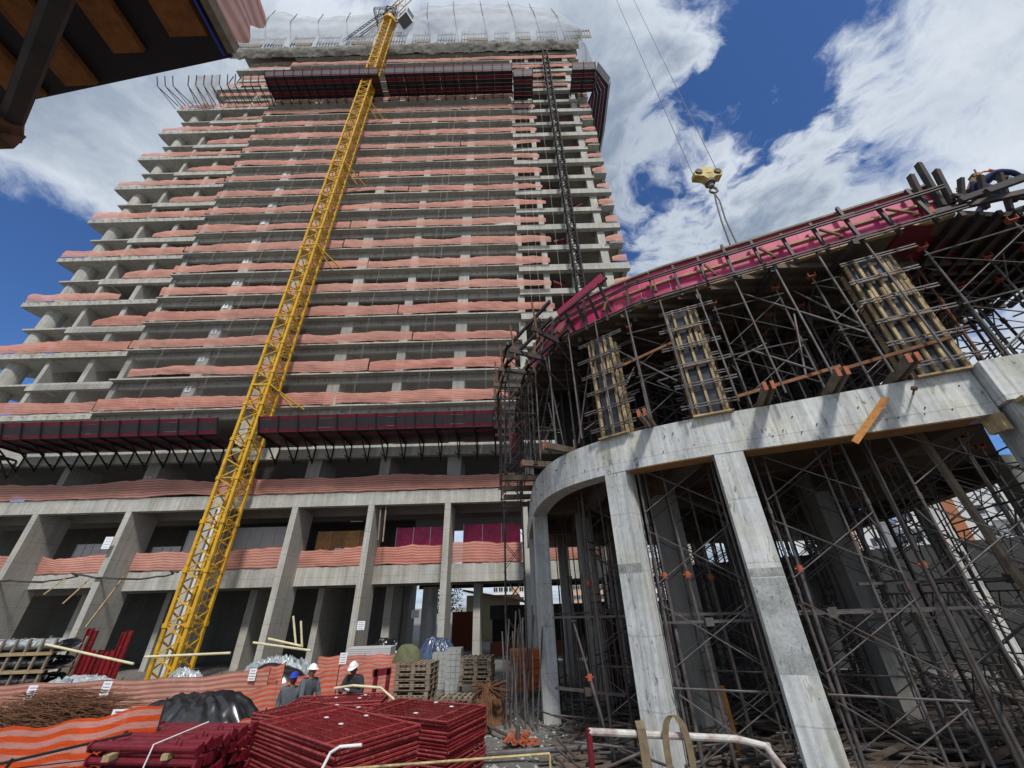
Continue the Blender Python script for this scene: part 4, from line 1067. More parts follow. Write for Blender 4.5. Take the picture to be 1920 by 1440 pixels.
# studs and walers outside
i = 0; s = SA + .1
random.seed(8)
while s < TOTAL - .05:
    p, t, nn = at_s(s, .13); p2, _, _ = at_s(s, .26)
    q = MB(); q.bar((p.x + nn.x * .1, p.y + nn.y * .1, ZP0 - .35), (p.x, p.y, ZP1 + random.uniform(-.25, .1)), .06, .09, up=(nn.x, nn.y, 0)); q.build('stud', 'dark_steel', fw)
    if i % 2 == 0:
        a, _, _ = at_s(s + .1, .18); b_, _, _ = at_s(s + .1, .75)
        q = MB(); q.bar((a.x, a.y, ZP0 + .55), (b_.x, b_.y, ZP0 - .3), .05); q.tube((b_.x, b_.y, ZP0 - .3), (b_.x + (b_.x - a.x) * .1, b_.y, ZP0 - .38), .05); q.build('kicker', 'rust', fw)
    s += .68; i += 1
for z, d in ((ZP0 + .62, .26), (ZP0 - .2, .34)):
    s = SA
    while s < TOTAL:
        a, _, _ = at_s(s, d); b_, _, _ = at_s(min(s + 2.9, TOTAL - .01), d)
        for dz in (-.05, .05):
            q = MB(); q.bar((a.x, a.y, z + dz * .8), (b_.x, b_.y, z + dz * .8 + .03), .045, .035); q.build('waler', 'dark_steel', fw)
        s += 2.6
# three loose ends sticking up past the right-hand end
for dx, l in ((0, 1.0), (.28, 1.3), (.5, .9)):
    p, t, nn = at_s(TOTAL - .45 + dx, .1)
    q = MB(); q.bar((p.x, p.y, ZP0 + .2), (p.x + .25, p.y - .05, ZP0 + .5 + l), .1, .12); q.build('stud', 'dark_steel', fw)
# deck: plywood sheets on joists
deckpoly = [(p.x, p.y) for p in [at_s(s, -.06)[0] for s in np.linspace(SA, TOTAL, 40)]] + [(12.0, 5.9), (15.0, 6.3), (15.2, 7.7), (14.1, 9.1), (14.6, 10.6), (15, 13), (15.2, 17.5), (.7, 17.5)]
q = MB(); q.prism(deckpoly, ZP0 - .08, ZP0 - .06); q.build('deck_sheet', 'ply_soffit', fw)
for i in range(30):
    y = 7.2 + i * .36
    xa = max(.9, 1.1 + max(0, (11.2 - y)) * 1.15 if y > 9.3 else 3.3 + (9.0 - y) * 2.0); xb = 13.2 if y < 9 else 14.8
    if xb - xa < 1: continue
    q = MB(); q.bar((xa, y, ZP0 - .16), (xb, y + .02, ZP0 - .16), .08, .14); q.build('joist', 'old_plank', fw)
for i in range(9):
    x = 2.2 + i * 1.5; ya = 9.9 - .62 * (x - 2.2) if x < 9 else 6.6 + (x - 9) * .45
    q = MB(); q.bar((x, max(6.3, ya), ZP0 - .32), (x + 1.4, 17, ZP0 - .32), .12, .16); q.build('bearer', 'dark_steel', fw)
# dark red underside panels and rounded lip near the right end
for i in range(5):
    q = MB(); q.prism([(9.3 + i * .75, 6.05 + i * .3), (10.0 + i * .75, 6.1 + i * .42), (10.3 + i * .75, 7.3 + i * .3), (9.5 + i * .75, 7.2 + i * .2)], ZP0 - .12 - .002 * i, ZP0 - .1 - .002 * i); q.build('deck_panel', 'prop_red', fw)
q = MB(); q.bar((10.4, 5.86, ZP0 - .0), (14.8, 6.24, ZP0), .05, .16); q.build('edge_board', 'grey_wood', fw)
for i in range(12):
    x = 10.2 + i * .42; q = MB(); q.bar((x, 5.7, ZP0 - .2), (x + .9, 9.0, ZP0 - .2), .09, .14); q.build('joist', 'dark_steel', fw)
for i in range(7):
    x = 10.4 + i * .6; q = MB(); q.bar((x, 5.75 + .05 * i, ZP0 + .06), (x + .12, 5.5 + .05 * i, ZP0 + .75 + .15 * (i % 3)), .08, .1); q.build('stud', 'dark_steel', fw)
q = MB(); q.bar((10.2, 5.62, ZP0 + .3), (14.6, 6.0, ZP0 + .5), .07, .1); q.build('waler', 'dark_steel', fw)
# rebar mesh and timber ends on the deck near the worker
q = MB()
for i in range(16):
    q.tube((9.4 + i * .16, 6.2, ZP0 + .25), (10.0 + i * .16, 8.2, ZP0 + .27), .012); q.tube((9.3, 6.3 + i * .12, ZP0 + .27), (12.0, 6.5 + i * .12, ZP0 + .27), .012)
    q.tube((9.4 + i * .16, 6.2, ZP0 + .45), (10.0 + i * .16, 8.2, ZP0 + .42), .012)
solo(q, 'rebar_mat', 'rust', 'tangled reinforcing mat on the upper deck beside the blue worker', 'rebar')
# diagonal dark beams running out at the top right over the edge
for i, (x, y, dx, dy, dz) in enumerate([(10.2, 5.6, 2.6, -.2, .9), (10.6, 5.4, 2.6, -.4, .75), (9.9, 5.9, 2.3, -.9, -.2), (11.4, 6.2, 2.2, -.5, .5)]):
    q = MB(); q.bar((x, y, ZP0 + .1), (x + dx, y + dy, ZP0 + .1 + dz), .09, .13)
    solo(q, 'steel_beam', 'dark_steel', ['dark steel beam rising past the blue worker, uppermost', 'dark steel beam crossing below the blue worker', 'dark steel beam with rusty end at deck corner by blue worker', 'dark steel beam at the far right edge below the worker'][i], 'steel beam')
q = MB(); q.box(9.75, 9.85, 5.82, 5.96, ZP0 + .02, ZP0 + .2); q.build('end_cap', 'orange_cap', fw)

# added black panels that block daylight and darken the upper storey inside
backing = thing('shade_backing', 'long black backing panels added deep inside the upper storey to darken it', 'formwork', (8, 14, ZTB))
for i in range(20):
    x0 = 1.6 + i * .66
    for z0 in (ZTB + .02, ZTB + 1.9):
        q = MB(); q.box(x0, x0 + .64, 13.6, 13.63, z0, z0 + (1.86 if z0 < 5 else 1.7)); q.build('form_panel', 'tray_black', backing)
    if i % 2 == 0:
        q = MB(); q.box(x0 + .3, x0 + .38, 13.5, 13.59, ZTB + .02, 7.3); q.build('stud', 'old_plank', backing)
# ---------------------------------------------------------------- shoring towers
def shoring(label, H, w=1.7, d=1.2, lifts=None, steel='scaffold_steel'):
    root = thing('shoring_tower', label, 'scaffold tower', (0, 0, 0))
    r = .026
    lifts = lifts or max(1, round(H / 1.55)); lh = (H - .45) / lifts
    for i, (x, y) in enumerate(((-w / 2, -d / 2), (w / 2, -d / 2), (w / 2, d / 2), (-w / 2, d / 2))):
        q = MB(); q.tube((x, y, .2), (x, y, H - .25), r, 8)
        for k in range(1, lifts): q.tube((x, y, .2 + k * lh - .06), (x, y, .2 + k * lh + .06), r * 1.35, 8)
        q.box(x - .07, x + .07, y - .07, y + .07, 0, .012); q.tube((x, y, .01), (x, y, .21), .018, 6)
        q.tube((x, y, H - .26), (x, y, H - .1), .018, 6)
        q.build('leg', steel, root, local=True)
        q = MB(); q.box(x - .08, x + .08, y - .07, y + .07, H - .12, H - .1); q.box(x - .08, x - .068, y - .07, y + .07, H - .1, H); q.box(x + .068, x + .08, y - .07, y + .07, H - .1, H)
        q.build('fork_head', 'orange_cap', root, local=True)
    for k in range(lifts):
        z0 = .2 + k * lh + .12; z1 = .2 + (k + 1) * lh - .1
        for x in (-w / 2, w / 2):
            q = MB(); q.tube((x, -d / 2, z0), (x, -d / 2, z1), .022, 5); q.tube((x, -d / 2, z0), (x, d / 2, z0), .02); q.tube((x, -d / 2, z1), (x, d / 2, z1), .02)
            q.tube((x, -d / 2, z1 - .5), (x, -d * .14, z1), .016, 5); q.tube((x, d / 2, z1 - .5), (x, d * .14, z1), .016, 5)
            q.build('frame', steel, root, local=True)
        for y, s_ in ((-d / 2, 1), (d / 2, -1)):
            q = MB(); q.tube((-w / 2, y - .03 * s_, z0 + .1), (w / 2, y - .03 * s_, z1 - .1), .014, 5); q.build('cross_brace', steel, root, local=True)
            q = MB(); q.tube((w / 2, y - .055 * s_, z0 + .1), (-w / 2, y - .055 * s_, z1 - .1), .014, 5); q.build('cross_brace', steel, root, local=True)
        if k in (0, lifts - 1):
            q = MB(); q.tube((-w / 2 - .1, -d / 2 - .06, z1), (w / 2 + .1, -d / 2 - .06, z1), .02); q.build('ledger', steel, root, local=True)
    index_kids(root)
    return root
random.seed(17)
u = V((.91, -.41)); v = V((.41, .91)); O = V((1.75, 11.25))
HL = 3.42 - GZ - .05
protoL = shoring('grey steel shoring tower inside the curved building near the front left column', HL)
spots = []
for i in range(8):
    for j in range(6):
        p = O + u * (i * 2.65 + (.5 if j % 2 else 0)) + v * (j * 2.5 - .3)
        if p.x > 15.5 or p.y > 23: continue
        if p.x < 1.6: continue
        # keep inside the front edge
        dmin = min((q_ - p).length for q_ in PATH)
        if dmin < .9: continue
        if any((V((cx, cy)) - p).length < .8 for cx, cy in ((4.65, 12.4), (9.5, 12.5), (2.6, 15.9), (15.8, 15.5), (4.5, 18.8))): continue
        spots.append((p.x + random.uniform(-.15, .15), p.y + random.uniform(-.15, .15), i, j))
rown = ['front row', 'second row', 'third row', 'fourth row', 'fifth row', 'back row']
for k, (x, y, i, j) in enumerate(spots):
    lab = 'grey shoring tower under the curved building, %s, %s from its left' % (rown[j], ordn[i])
    rz = math.atan2(u.y, u.x) + random.uniform(-.06, .06)
    if k == 0:
        protoL.location = (x, y, GZ); protoL.rotation_euler = (0, 0, rz); protoL['label'] = lab; protoL['group'] = 'shoring towers under the curved building'; first = protoL
    else: copy_tree(protoL, (x, y, GZ), rz, lab, 'shoring towers under the curved building')
protoU = shoring('shoring tower', ZP0 - .4 - ZTB, 1.5, 1.2, 2)
k = 0
for i in range(8):
    for j in range(4):
        p = V((2.35, 10.35)) + u * (i * 2.3) + v * (j * 2.3)
        if p.x > 14.2 or min((q_ - p).length for q_ in PATH) < .62 or p.x < 1.3: continue
        lab = 'shoring tower on the upper deck beneath pink formwork, %s, %s from left' % (rown[j], ordn[i])
        rz = math.atan2(u.y, u.x) + random.uniform(-.08, .08)
        if k == 0: protoU.location = (p.x, p.y, ZTB); protoU.rotation_euler = (0, 0, rz); protoU['label'] = lab; protoU['group'] = 'shoring towers under the pink formwork'
        else: copy_tree(protoU, (p.x, p.y, ZTB), rz, lab, 'shoring towers under the pink formwork')
        k += 1
# shoring outside the face, carried on beams that jut from the curved beam
def jut(label, s, l=1.0, back=1.2, z=ZTB + .12):
    p, t, n = at_s(s, 0)
    root = thing('jutting_beam', label, 'steel beam', (p.x, p.y, z), group='paired timber and steel beams jutting over the curved beam')
    for k in (-1, 1):
        a = p + n * l + t * .07 * k; b_ = p - n * back + t * .07 * k
        q = MB(); q.bar((a.x, a.y, z), (b_.x, b_.y, z), .06, .18); q.build('beam_half', 'grey_wood' if k < 0 else 'old_plank', root)
        c = a + n * .012; q = MB(); q.bar((a.x, a.y, z), (c.x, c.y, z), .07, .19); q.build('end_cap', 'orange_cap', root)
for s, lab in ((s_near(1.0, 12.0), 'jutting beam pair at the rounded left end of curved beam'), (s_near(1.5, 10.7), 'jutting beam pair just left of the leftmost column form'),
               (s_near(3.45, 8.95), 'jutting beam pair right of the leftmost column form'), (s_near(5.7, 7.85), 'jutting beam pair right of the middle column form'),
               (s_near(6.9, 7.35), 'long jutting beam pair halfway along straight part'), (s_near(7.9, 6.9), 'longest jutting beam pair beside the rightmost column form')):
    jut(lab, s, .75 if s < S3 else .8)
for i in range(4):
    s = s_near(.66, 17.5 - i * 1.35); jut('jutting beam pair on the left flank over scaffold, %s from the back' % ordn[i], s, 1.1)
# ledger poles near beam level, slanting pipes on the face of the upper storey
pipes = []
random.seed(44)
for i in range(26):
    s = random.uniform(S1, SB - .4); p, t, n = at_s(s, random.uniform(-.5, .35)); p2, _, _ = at_s(s + random.uniform(-2.2, 2.2), random.uniform(-.6, .25))
    pipes.append(((p.x, p.y, ZTB + random.uniform(.1, 1.8)), (p2.x, p2.y, ZTB + random.uniform(1.2, 3.6))))
for i in range(14):
    s = S1 + .6 + i * (SB - S1 - .9) / 13; p, t, n = at_s(s, .3); p2, _, _ = at_s(s - .05, .26)
    pipes.append(((p.x, p.y, ZTB + .1), (p2.x, p2.y, ZP0 - .1)))
where = ['near its left end', 'towards its middle', 'towards its right end']
for i, (a, b_) in enumerate(pipes):
    q = MB(); q.tube(a, b_, .024, 8)
    w_ = where[min(2, max(0, int((a[0] - .6) / 2.9)))]
    solo(q, 'scaffold_pipe', 'scaffold_steel', ('slanting' if i < 26 else 'upright') + ' grey pipe on the face of the upper storey ' + w_, 'pipe', 'loose pipes on the upper storey face')
# long horizontal orange-brown timbers tied across the face
for sa, sb, z in ((S3 + .5, S3 + 2.6, ZTB + .3), (S3 + 2.4, SB, ZTB + .45), (S2 + .6, S3 - .5, ZTB + 1.9)):
    a, _, _ = at_s(sa, .1); b_, _, _ = at_s(sb, .12); q = MB(); q.bar((a.x, a.y, z), (b_.x, b_.y, z + .25), .04, .07)
    solo(q, 'timber_rail', 'timber_brown', 'brown timber rail tied across upper scaffolds ' + where[min(2, int((a.x - .6) / 2.9))], 'timber')
# crowds of thin dark props among the shoring
def propmesh(H, mat):
    q = MB(); q.tube((0, 0, 0), (0, 0, H * .6), .032, 6); q.tube((0, 0, H * .6), (0, 0, H), .022, 6); q.box(-.07, .07, -.07, .07, -.01, .0); q.box(-.07, .07, -.07, .07, H - .01, H); q.tube((0, 0, H * .58), (0, 0, H * .62), .05, 6)
    return q.mesh('thin_prop', mat)
pmU, pmL = propmesh(ZP0 - .25 - ZTB, 'dark_steel'), propmesh(3.4 - GZ, 'dark_steel')
pmU2, pmL2 = propmesh(ZP0 - .25 - ZTB, 'rust'), propmesh(3.4 - GZ, 'scaffold_steel')
random.seed(202)
def inplan(x, y, m): return min((q_ - V((x, y))).length for q_ in PATH) > m and any(a.x < x for a in PATH[:40]) and y > 11.6 - .72 * (x - .9) * (x > .9)
cu = cl = 0
def zone_(x, y): return ['at the rounded left end', 'left of the middle', 'right of the middle', 'at the right end'][0 if x < 3.2 else 1 if x < 6.2 else 2 if x < 9.8 else 3] + (' near the front' if y < 11 else ' deep inside')
while cu < 85 or cl < 80:
    x = random.uniform(1.2, 14.2); y = random.uniform(6.6, 19)
    if not inplan(x, y, .35) or (x > 10.3 and y < 6.4): continue
    if cu < 85 and y < 15.5 and not (x > 13.6 and y > 8.2 and y < 10):
        o = inst('thin_prop', random.choice((pmU, pmU, pmU2)), None, (x, y, ZTB), (random.uniform(-.03, .03), random.uniform(-.03, .03), 0)); tag(o, 'thin dark prop under the pink-edged deck ' + zone_(x, y), 'steel prop', 'thin dark props crowding the upper storey'); cu += 1
    elif cl < 80:
        o = inst('thin_prop', random.choice((pmL, pmL2)), None, (x, y, GZ), (random.uniform(-.025, .025), random.uniform(-.025, .025), 0)); tag(o, 'thin prop under the ground storey ceiling ' + zone_(x, y), 'steel prop', 'thin props crowding the ground storey of curved building'); cl += 1
# slanting braces deeper in the upper storey
for i in range(40):
    x = random.uniform(1.8, 13); y = random.uniform(7.2, 13)
    if not inplan(x, y, .5): continue
    a = random.uniform(-.9, .5); l = random.uniform(1.6, 3.2); q = MB(); q.tube((x, y, ZTB + random.uniform(.2, 2.2)), (x + math.cos(a) * l, y + math.sin(a) * l, ZTB + random.uniform(.6, 3.4)), .02, 6)
    solo(q, 'brace_pipe', 'dark_steel', 'dark slanting brace pipe deep among the upper storey props', 'pipe', 'brace pipes deep in the upper storey')
# tall outside scaffold at the left flank
tallproto = None
for i, (x, y, H, z) in enumerate([(-.1, 17.9, 7.2, GZ), (-.15, 15.9, 4.1, 3.6), (-.1, 13.9, 3.9, 3.75), (.2, 12.2, 3.7, 3.8), (-.15, 18.1, 4.6, 4.2)]):
    r_ = shoring(['slim scaffold tower standing left of the first pale column', 'upper left flank scaffold tower, rearmost of the middle pair', 'upper left flank scaffold tower beside the rounded corner', 'upper scaffold tower at the rounded corner of the beam', 'upper left flank scaffold tower farthest back'][i], H, .8, 1.1, steel='dark_steel' if i != 0 else 'scaffold_steel')
    r_.location = (x, y, z); r_.rotation_euler = (0, 0, .05 * i); r_['group'] = 'scaffold towers on the left flank'
# walkway of outrigger steel beams at the upper left
wk = thing('outrigger_walkway', 'dark steel outrigger beams and guard rails sticking out at upper left', 'walkway', (0, 13.5, 7.2))
for i in range(9):
    s = s_near(.62, 17.6) + i * .95; p, t, n = at_s(s, -.6); e, _, _ = at_s(s, 1.5)
    q = MB(); q.bar((p.x, p.y, 7.25), (e.x, e.y, 7.25), .08, .15); q.build('outrigger', 'dark_steel', wk)
    e2, _, _ = at_s(s, 1.3); q = MB(); q.bar((e2.x, e2.y, 7.0), (e2.x + n.x * .15, e2.y + n.y * .15, 8.3), .06); q.build('guard_post', 'rust', wk)
    q = MB(); q.tube((e2.x, e2.y, 7.9), (p.x, p.y, 6.2), .02); q.build('diagonal', 'dark_steel', wk)
for d in (1.28, .5):
    for i in range(4):
        s = s_near(.62, 17.6) + i * 2.0; a, _, _ = at_s(s - .3, d); b_, _, _ = at_s(s + 2.1, d)
        for zz_ in ((7.4,) if d < 1 else (7.4, 8.05)):
            q = MB(); q.bar((a.x, a.y, zz_), (b_.x, b_.y, zz_), .07, .11); q.build('rail', 'dark_steel', wk)
# tilted pink board with steel supports at the bend
q = MB(); p, t, n = at_s(S2 - .4, .55); a = p - t * .4; b_ = p + t * 1.35
q.bar((a.x, a.y, ZP0 + .55), (b_.x, b_.y, ZP0 + .95), .04, .32)
pb = solo(q, 'pink_board', 'crimson', 'deep crimson board on a raised steel bracket at the bend of formwork', 'board')
q = MB(); q.bar((a.x + .02, a.y - .06, ZP0 + .45), (b_.x + .1, b_.y - .06, ZP0 + .85), .06, .08)
for k in range(4):
    c = a.lerp(b_, .15 + k * .25); q.bar((c.x, c.y, ZP0 + .5 + k * .1), (c.x - n.x * .45, c.y - n.y * .45, ZP0 - .05), .07, .09)
q.build('bracket', 'dark_steel', pb)

# red formwork wing panel behind the left flank
q = MB(); q.box(-.2, .4, 16.6, 16.64, 6.0, 6.9); solo(q, 'red_sheet', 'prop_red', 'dark red panel behind the upper left flank scaffold', 'panel')

# single telescopic props near the front
def prop(label, x, y, z0, z1, lean=(0, 0), red=False, name='steel_prop'):
    root = thing(name, label, 'steel prop', (x, y, z0), group='single telescopic props under the curved building')
    H = z1 - z0; m1 = 'prop_red' if red else 'scaffold_steel'
    top = V((lean[0], lean[1], H)); mid = top * .58
    q = MB(); q.tube((0, 0, 0), mid, .038, 10); q.build('outer_tube', m1, root, local=True)
    q = MB(); q.tube(mid, top, .028, 10); q.build('inner_tube', m1, root, local=True)
    q = MB(); q.tube(mid - V((0, 0, .07)), mid + V((0, 0, .06)), .06, 10); q.tube(mid - V((.1, 0, 0)), mid + V((.1, 0, 0)), .014); q.build('collar', 'orange_cap', root, local=True)
    q = MB(); q.box(-.07, .07, -.07, .07, -.012, 0); q.box(top.x - .07, top.x + .07, top.y - .07, top.y + .07, H, H + .012); q.build('end_plate', m1, root, local=True)
    return root
for i, (x, y, l, t_) in enumerate([(3.35, 9.75, (0, .1), 'just right of the second pale column'), (3.1, 11.5, (.1, 0), 'behind the second pale column'), (3.9, 9.6, (-.15, .1), 'left of the third pale column'),
                                (5.6, 8.7, (.2, 0), 'just right of the third pale column'), (4.9, 10.9, (0, .1), 'behind the third pale column'), (1.9, 12.3, (.2, 0), 'between the first and second pale columns'),
                                (2.0, 11.2, (-.6, .4), 'leaning left of the second pale column'), (7.9, 8.3, (.1, .2), 'near the right-hand pier')]):
    prop('grey telescopic steel prop with orange collar ' + t_, x, y, GZ, 3.1 if i != 6 else -.4, l)
q = MB(); q.bar((8.9, 7.5, GZ), (8.55, 7.7, 3.2), .1, .1); solo(q, 'timber_post', 'grey_wood', 'weathered timber post standing inside near the right pier', 'post')
q = MB(); q.bar((4.35, 10.4, GZ), (4.3, 10.4, -1.6), .07, .07); solo(q, 'timber_post', 'orange_wood', 'orange brown timber post left of third pale column', 'post')
# horizontal ledger pairs at mid height
for i, (x0, y0, x1, y1, z) in enumerate([(1.0, 13.2, 3.2, 11.0, -.35), (2.9, 9.9, 5.0, 9.0, -.42), (4.6, 9.3, 7.4, 8.1, -.3), (3.1, 10.1, 9.4, 7.9, -.28), (7, 9, 12.5, 8.2, .2), (7.5, 10.5, 13.5, 10, -.5), (9.5, 8.2, 13.5, 7.4, .35), (1.2, 15, 4.2, 14.8, -.3), (.9, 12.6, 2.4, 11.2, -1.9)]):
    q = MB(); q.bar((x0, y0, z), (x1, y1, z + .04), .035, .05); q.bar((x0 + .05, y0 + .1, z), (x1, y1 + .1, z + .04), .035, .05)
    q.box((x0 + x1) / 2 - .08, (x0 + x1) / 2 + .08, (y0 + y1) / 2 - .06, (y0 + y1) / 2 + .1, z - .06, z + .09)
    solo(q, 'ledger_pair', 'scaffold_steel', 'pair of horizontal steel channels tied across shoring, %s from the left' % ordn[i], 'steel channel', 'horizontal channels across the shoring')
# ================================================================ debris and goods on the ground
random.seed(55)
q = MB()
for i in range(1500):
    x = random.uniform(.2, 15.5); y = random.uniform(6.3, 20)
    if x < 3 and y < 9: continue
    if x < 1.2 and y > 13: continue
    a = random.gauss(.1, .5); l = random.uniform(.5, 2.6); z = GZ + .04 + random.uniform(0, .42) * (1 if x > 3 else .3)
    w = random.choice((.03, .05, .08, .12))
    q.bar((x, y, z), (x + math.cos(a) * l, y + math.sin(a) * l, z + random.uniform(-.15, .15)), w, random.choice((.025, .04)))
o = solo(q, 'scattered_timber', 'old_plank', 'heaps of old planks and battens littering the ground under shoring', 'timber debris'); o['kind'] = 'stuff'
q = MB()
for i in range(420):
    x = random.uniform(.4, 14.5); y = random.uniform(6.8, 17); a = random.gauss(0, .7); l = random.uniform(.8, 3.0); z = GZ + .1 + random.uniform(0, .45)
    q.tube((x, y, z), (x + math.cos(a) * l, y + math.sin(a) * l, z + random.uniform(-.2, .2)), .024, 6)
o = solo(q, 'scattered_pipes', 'scaffold_steel', 'loose scaffold pipes lying among the planks on the ground', 'pipe debris'); o['kind'] = 'stuff'
q = MB()
for i in range(2600):
    x = random.uniform(-3.5, 14); y = random.uniform(8, 19); s = random.uniform(.015, .07) * (1 if random.random() < .93 else 2); z = gz(x, y)
    b = len(q.v)
    for k in range(5):
        t = k * 2 * math.pi / 5 + i; q.v.append((x + math.cos(t) * s * random.uniform(.6, 1.2), y + math.sin(t) * s * random.uniform(.6, 1.2), z + random.uniform(0, .02)))
    q.v.append((x, y, z + s * .8)); q.f += [(b + k, b + (k + 1) % 5, b + 5) for k in range(5)]
o = solo(q, 'rubble', 'block', 'grey rubble and mortar crumbs strewn over the ground', 'rubble'); o['kind'] = 'stuff'
q = MB()
for i in range(36):
    x = random.uniform(-.35, .3); y = random.uniform(12.8, 13.4); a = random.uniform(0, 6.28)
    q.bar((x, y, GZ + random.uniform(.03, .2)), (x + math.cos(a) * .2, y + math.sin(a) * .15, GZ + random.uniform(.05, .24)), .09, .03)
o = solo(q, 'coupler_heap', 'orange_cap', 'small heap of orange fork heads on the rubble left of pale column', 'fittings'); o['kind'] = 'stuff'

def stackframes(label, c, rz, n, L, Wd, zbase, seed, extra=0):
    """a pile of red welded scaffold frames: every frame is a part"""
    root = thing('frame_stack', label, 'stack of frames', (c[0], c[1], zbase), rz, 'stacks of red scaffold frames')
    random.seed(seed)
    q = MB(); r = .024
    for y in (-Wd / 2, Wd / 2): q.tube((-L / 2, y, 0), (L / 2, y, 0), r, 6)
    for x in (-L / 2, -L / 2 + .35, L / 2 - .35, L / 2): q.tube((x, -Wd / 2, 0), (x, Wd / 2, 0), r * .9, 6)
    for i in range(int(L / .09)): q.tube((-L / 2 + i * .09, -Wd / 2, 0), (-L / 2 + i * .09, Wd / 2, 0), .006, 4)
    for i in range(7): q.tube((-L / 2, -Wd / 2 + Wd * i / 7, .0), (L / 2, -Wd / 2 + Wd * i / 7, .0), .006, 4)
    me = q.mesh('frame', 'red_paint')
    for i in range(n):
        inst('frame', me, root, (random.uniform(-.03, .03) + extra * (i // 9) * .03, random.uniform(-.03, .03), .03 + i * .052), (0, 0, random.uniform(-.012, .012)))
    for k in range(3):
        q = MB(); x = random.uniform(-L * .4, L * .4); y = random.uniform(-Wd * .4, Wd * .4); q.box(x, x + .07, y, y + .05, n * .052 + .0, n * .052 + .012); q.build('tag_label', 'paper', root, local=True)
    return root
stackframes('large front stack of dark red scaffold frames at bottom centre', (-3.13, 8.42), -.66, 28, 2.6, 1.42, GZ, 1)
stackframes('right stack of dark red scaffold frames beside the rubble', (-2.05, 9.95), -.45, 26, 2.2, 1.32, GZ, 2, 1)
stackframes('left stack of dark red frames overlapping the large front stack', (-4.15, 9.95), -.45, 26, 2.1, 1.2, GZ, 3)
stackframes('far stack of dark red frames below the workers', (-4.0, 11.6), -.1, 15, 2.2, 1.1, GZ + .3, 4)
stackframes('slipped dark red frames leaning on the far stack by worker in blue helmet', (-4.35, 11.75), .12, 3, 2.1, 1.0, GZ + 1.1, 6)
q = MB(); q.box(-5.0, -3.0, 11.1, 12.1, GZ, GZ + .3); solo(q, 'timber_blocks', 'grey_wood', 'grey timber blocks under the far stack of red frames', 'timber')
# bundle of big red props, lower left of centre
pr = thing('prop_bundle', 'bundle of thick dark red steel props strapped with white band', 'prop bundle', (-5.6, 8.15, GZ), 0)
q = MB(); q.tube((-.88, 0, 0), (.88, 0, 0), .052, 12); q.tube((-.88, 0, 0), (-.91, 0, 0), .08, 6); q.tube((.88, 0, 0), (.92, 0, 0), .09, 4)
q.tube((-.4, 0, 0), (-.36, 0, 0), .055, 12); q.path([(.5, -.05, 0), (.55, -.13, .03), (.62, -.12, .0), (.6, -.04, -.02)], .008, 5)
pm = q.mesh('prop', 'prop_red')
random.seed(71)
for r_i in range(9):
    for c_i in range(8):
        inst('prop', pm, pr, (.02 * c_i + random.uniform(-.05, .05), -.62 + c_i * .16 + (r_i % 2) * .05, .08 + r_i * .165), (random.uniform(0, 6), random.uniform(-.02, .02), random.uniform(-.03, .03) - .12))
for r_i in (2, 5, 7):
    for x in (-.45, .4):
        q = MB(); q.box(x, x + .1, -.75, -.6, .08 + r_i * .165 + .05, .08 + r_i * .165 + .12); q.build('spacer', 'pine', pr, local=True)
q = MB(); q.path([(.1, -.72, .0), (.12, -.74, .8), (.2, -.70, 1.45), (.35, .2, 1.52)], .012, 6); q.build('band', 'white_paint', pr, local=True)

# bent pipe and thin yellow rail in front
q = MB(); q.path([(-2.35, 5.7, -2.2), (-2.25, 5.85, -1.55), (-2.2, 5.9, -1.42), (-2.1, 5.9, -1.37), (-1.85, 5.9, -1.36)], .017, 10)
solo(q, 'bent_pipe', 'white_paint', 'bent white pipe rising in front of the large red frame stack', 'pipe')
def P3(px, py, Y):
    d = ray(px, py); return d * (Y / d.y)
q = MB(); q.tube((-2.0, 4.75, -1.27), (.26, 4.95, -1.24), .011, 8); q.tube((.26, 4.95, -1.24), (.27, 4.97, -2.4), .011, 8); q.tube((-2.0, 4.75, -1.27), (-2.0, 4.75, -2.4), .011, 8)
solo(q, 'thin_rail', 'rail_yellow', 'thin worn yellow barrier rail across the bottom centre', 'barrier rail')
bar = thing('pipe_barrier', 'rusty white pipe barrier frame with peeling paint at bottom right', 'barrier', (1.5, 5.0, -2.4))
q = MB(); q.path([(.66, 5.0, -1.1), (2.1, 5.02, -1.19), (2.35, 5.0, -1.24), (2.5, 4.9, -1.5), (2.6, 4.7, -2.1)], .03, 10); q.build('top_rail', 'rail_white', bar)
q = MB(); q.tube((.66, 5.0, -1.08), (.66, 5.0, -2.4), .03, 10); q.tube((.75, 5.0, -1.4), (.75, 5.0, -2.4), .02, 8); q.build('post', 'prop_red', bar)
q = MB(); q.tube((2.38, 5.0, -1.22), (2.42, 5.0, -2.4), .022, 10); q.build('post', 'rail_white', bar)
q = MB(); q.tube((.66, 5.0, -1.75), (2.45, 5.02, -1.8), .022, 10); q.build('lower_rail', 'rail_white', bar)
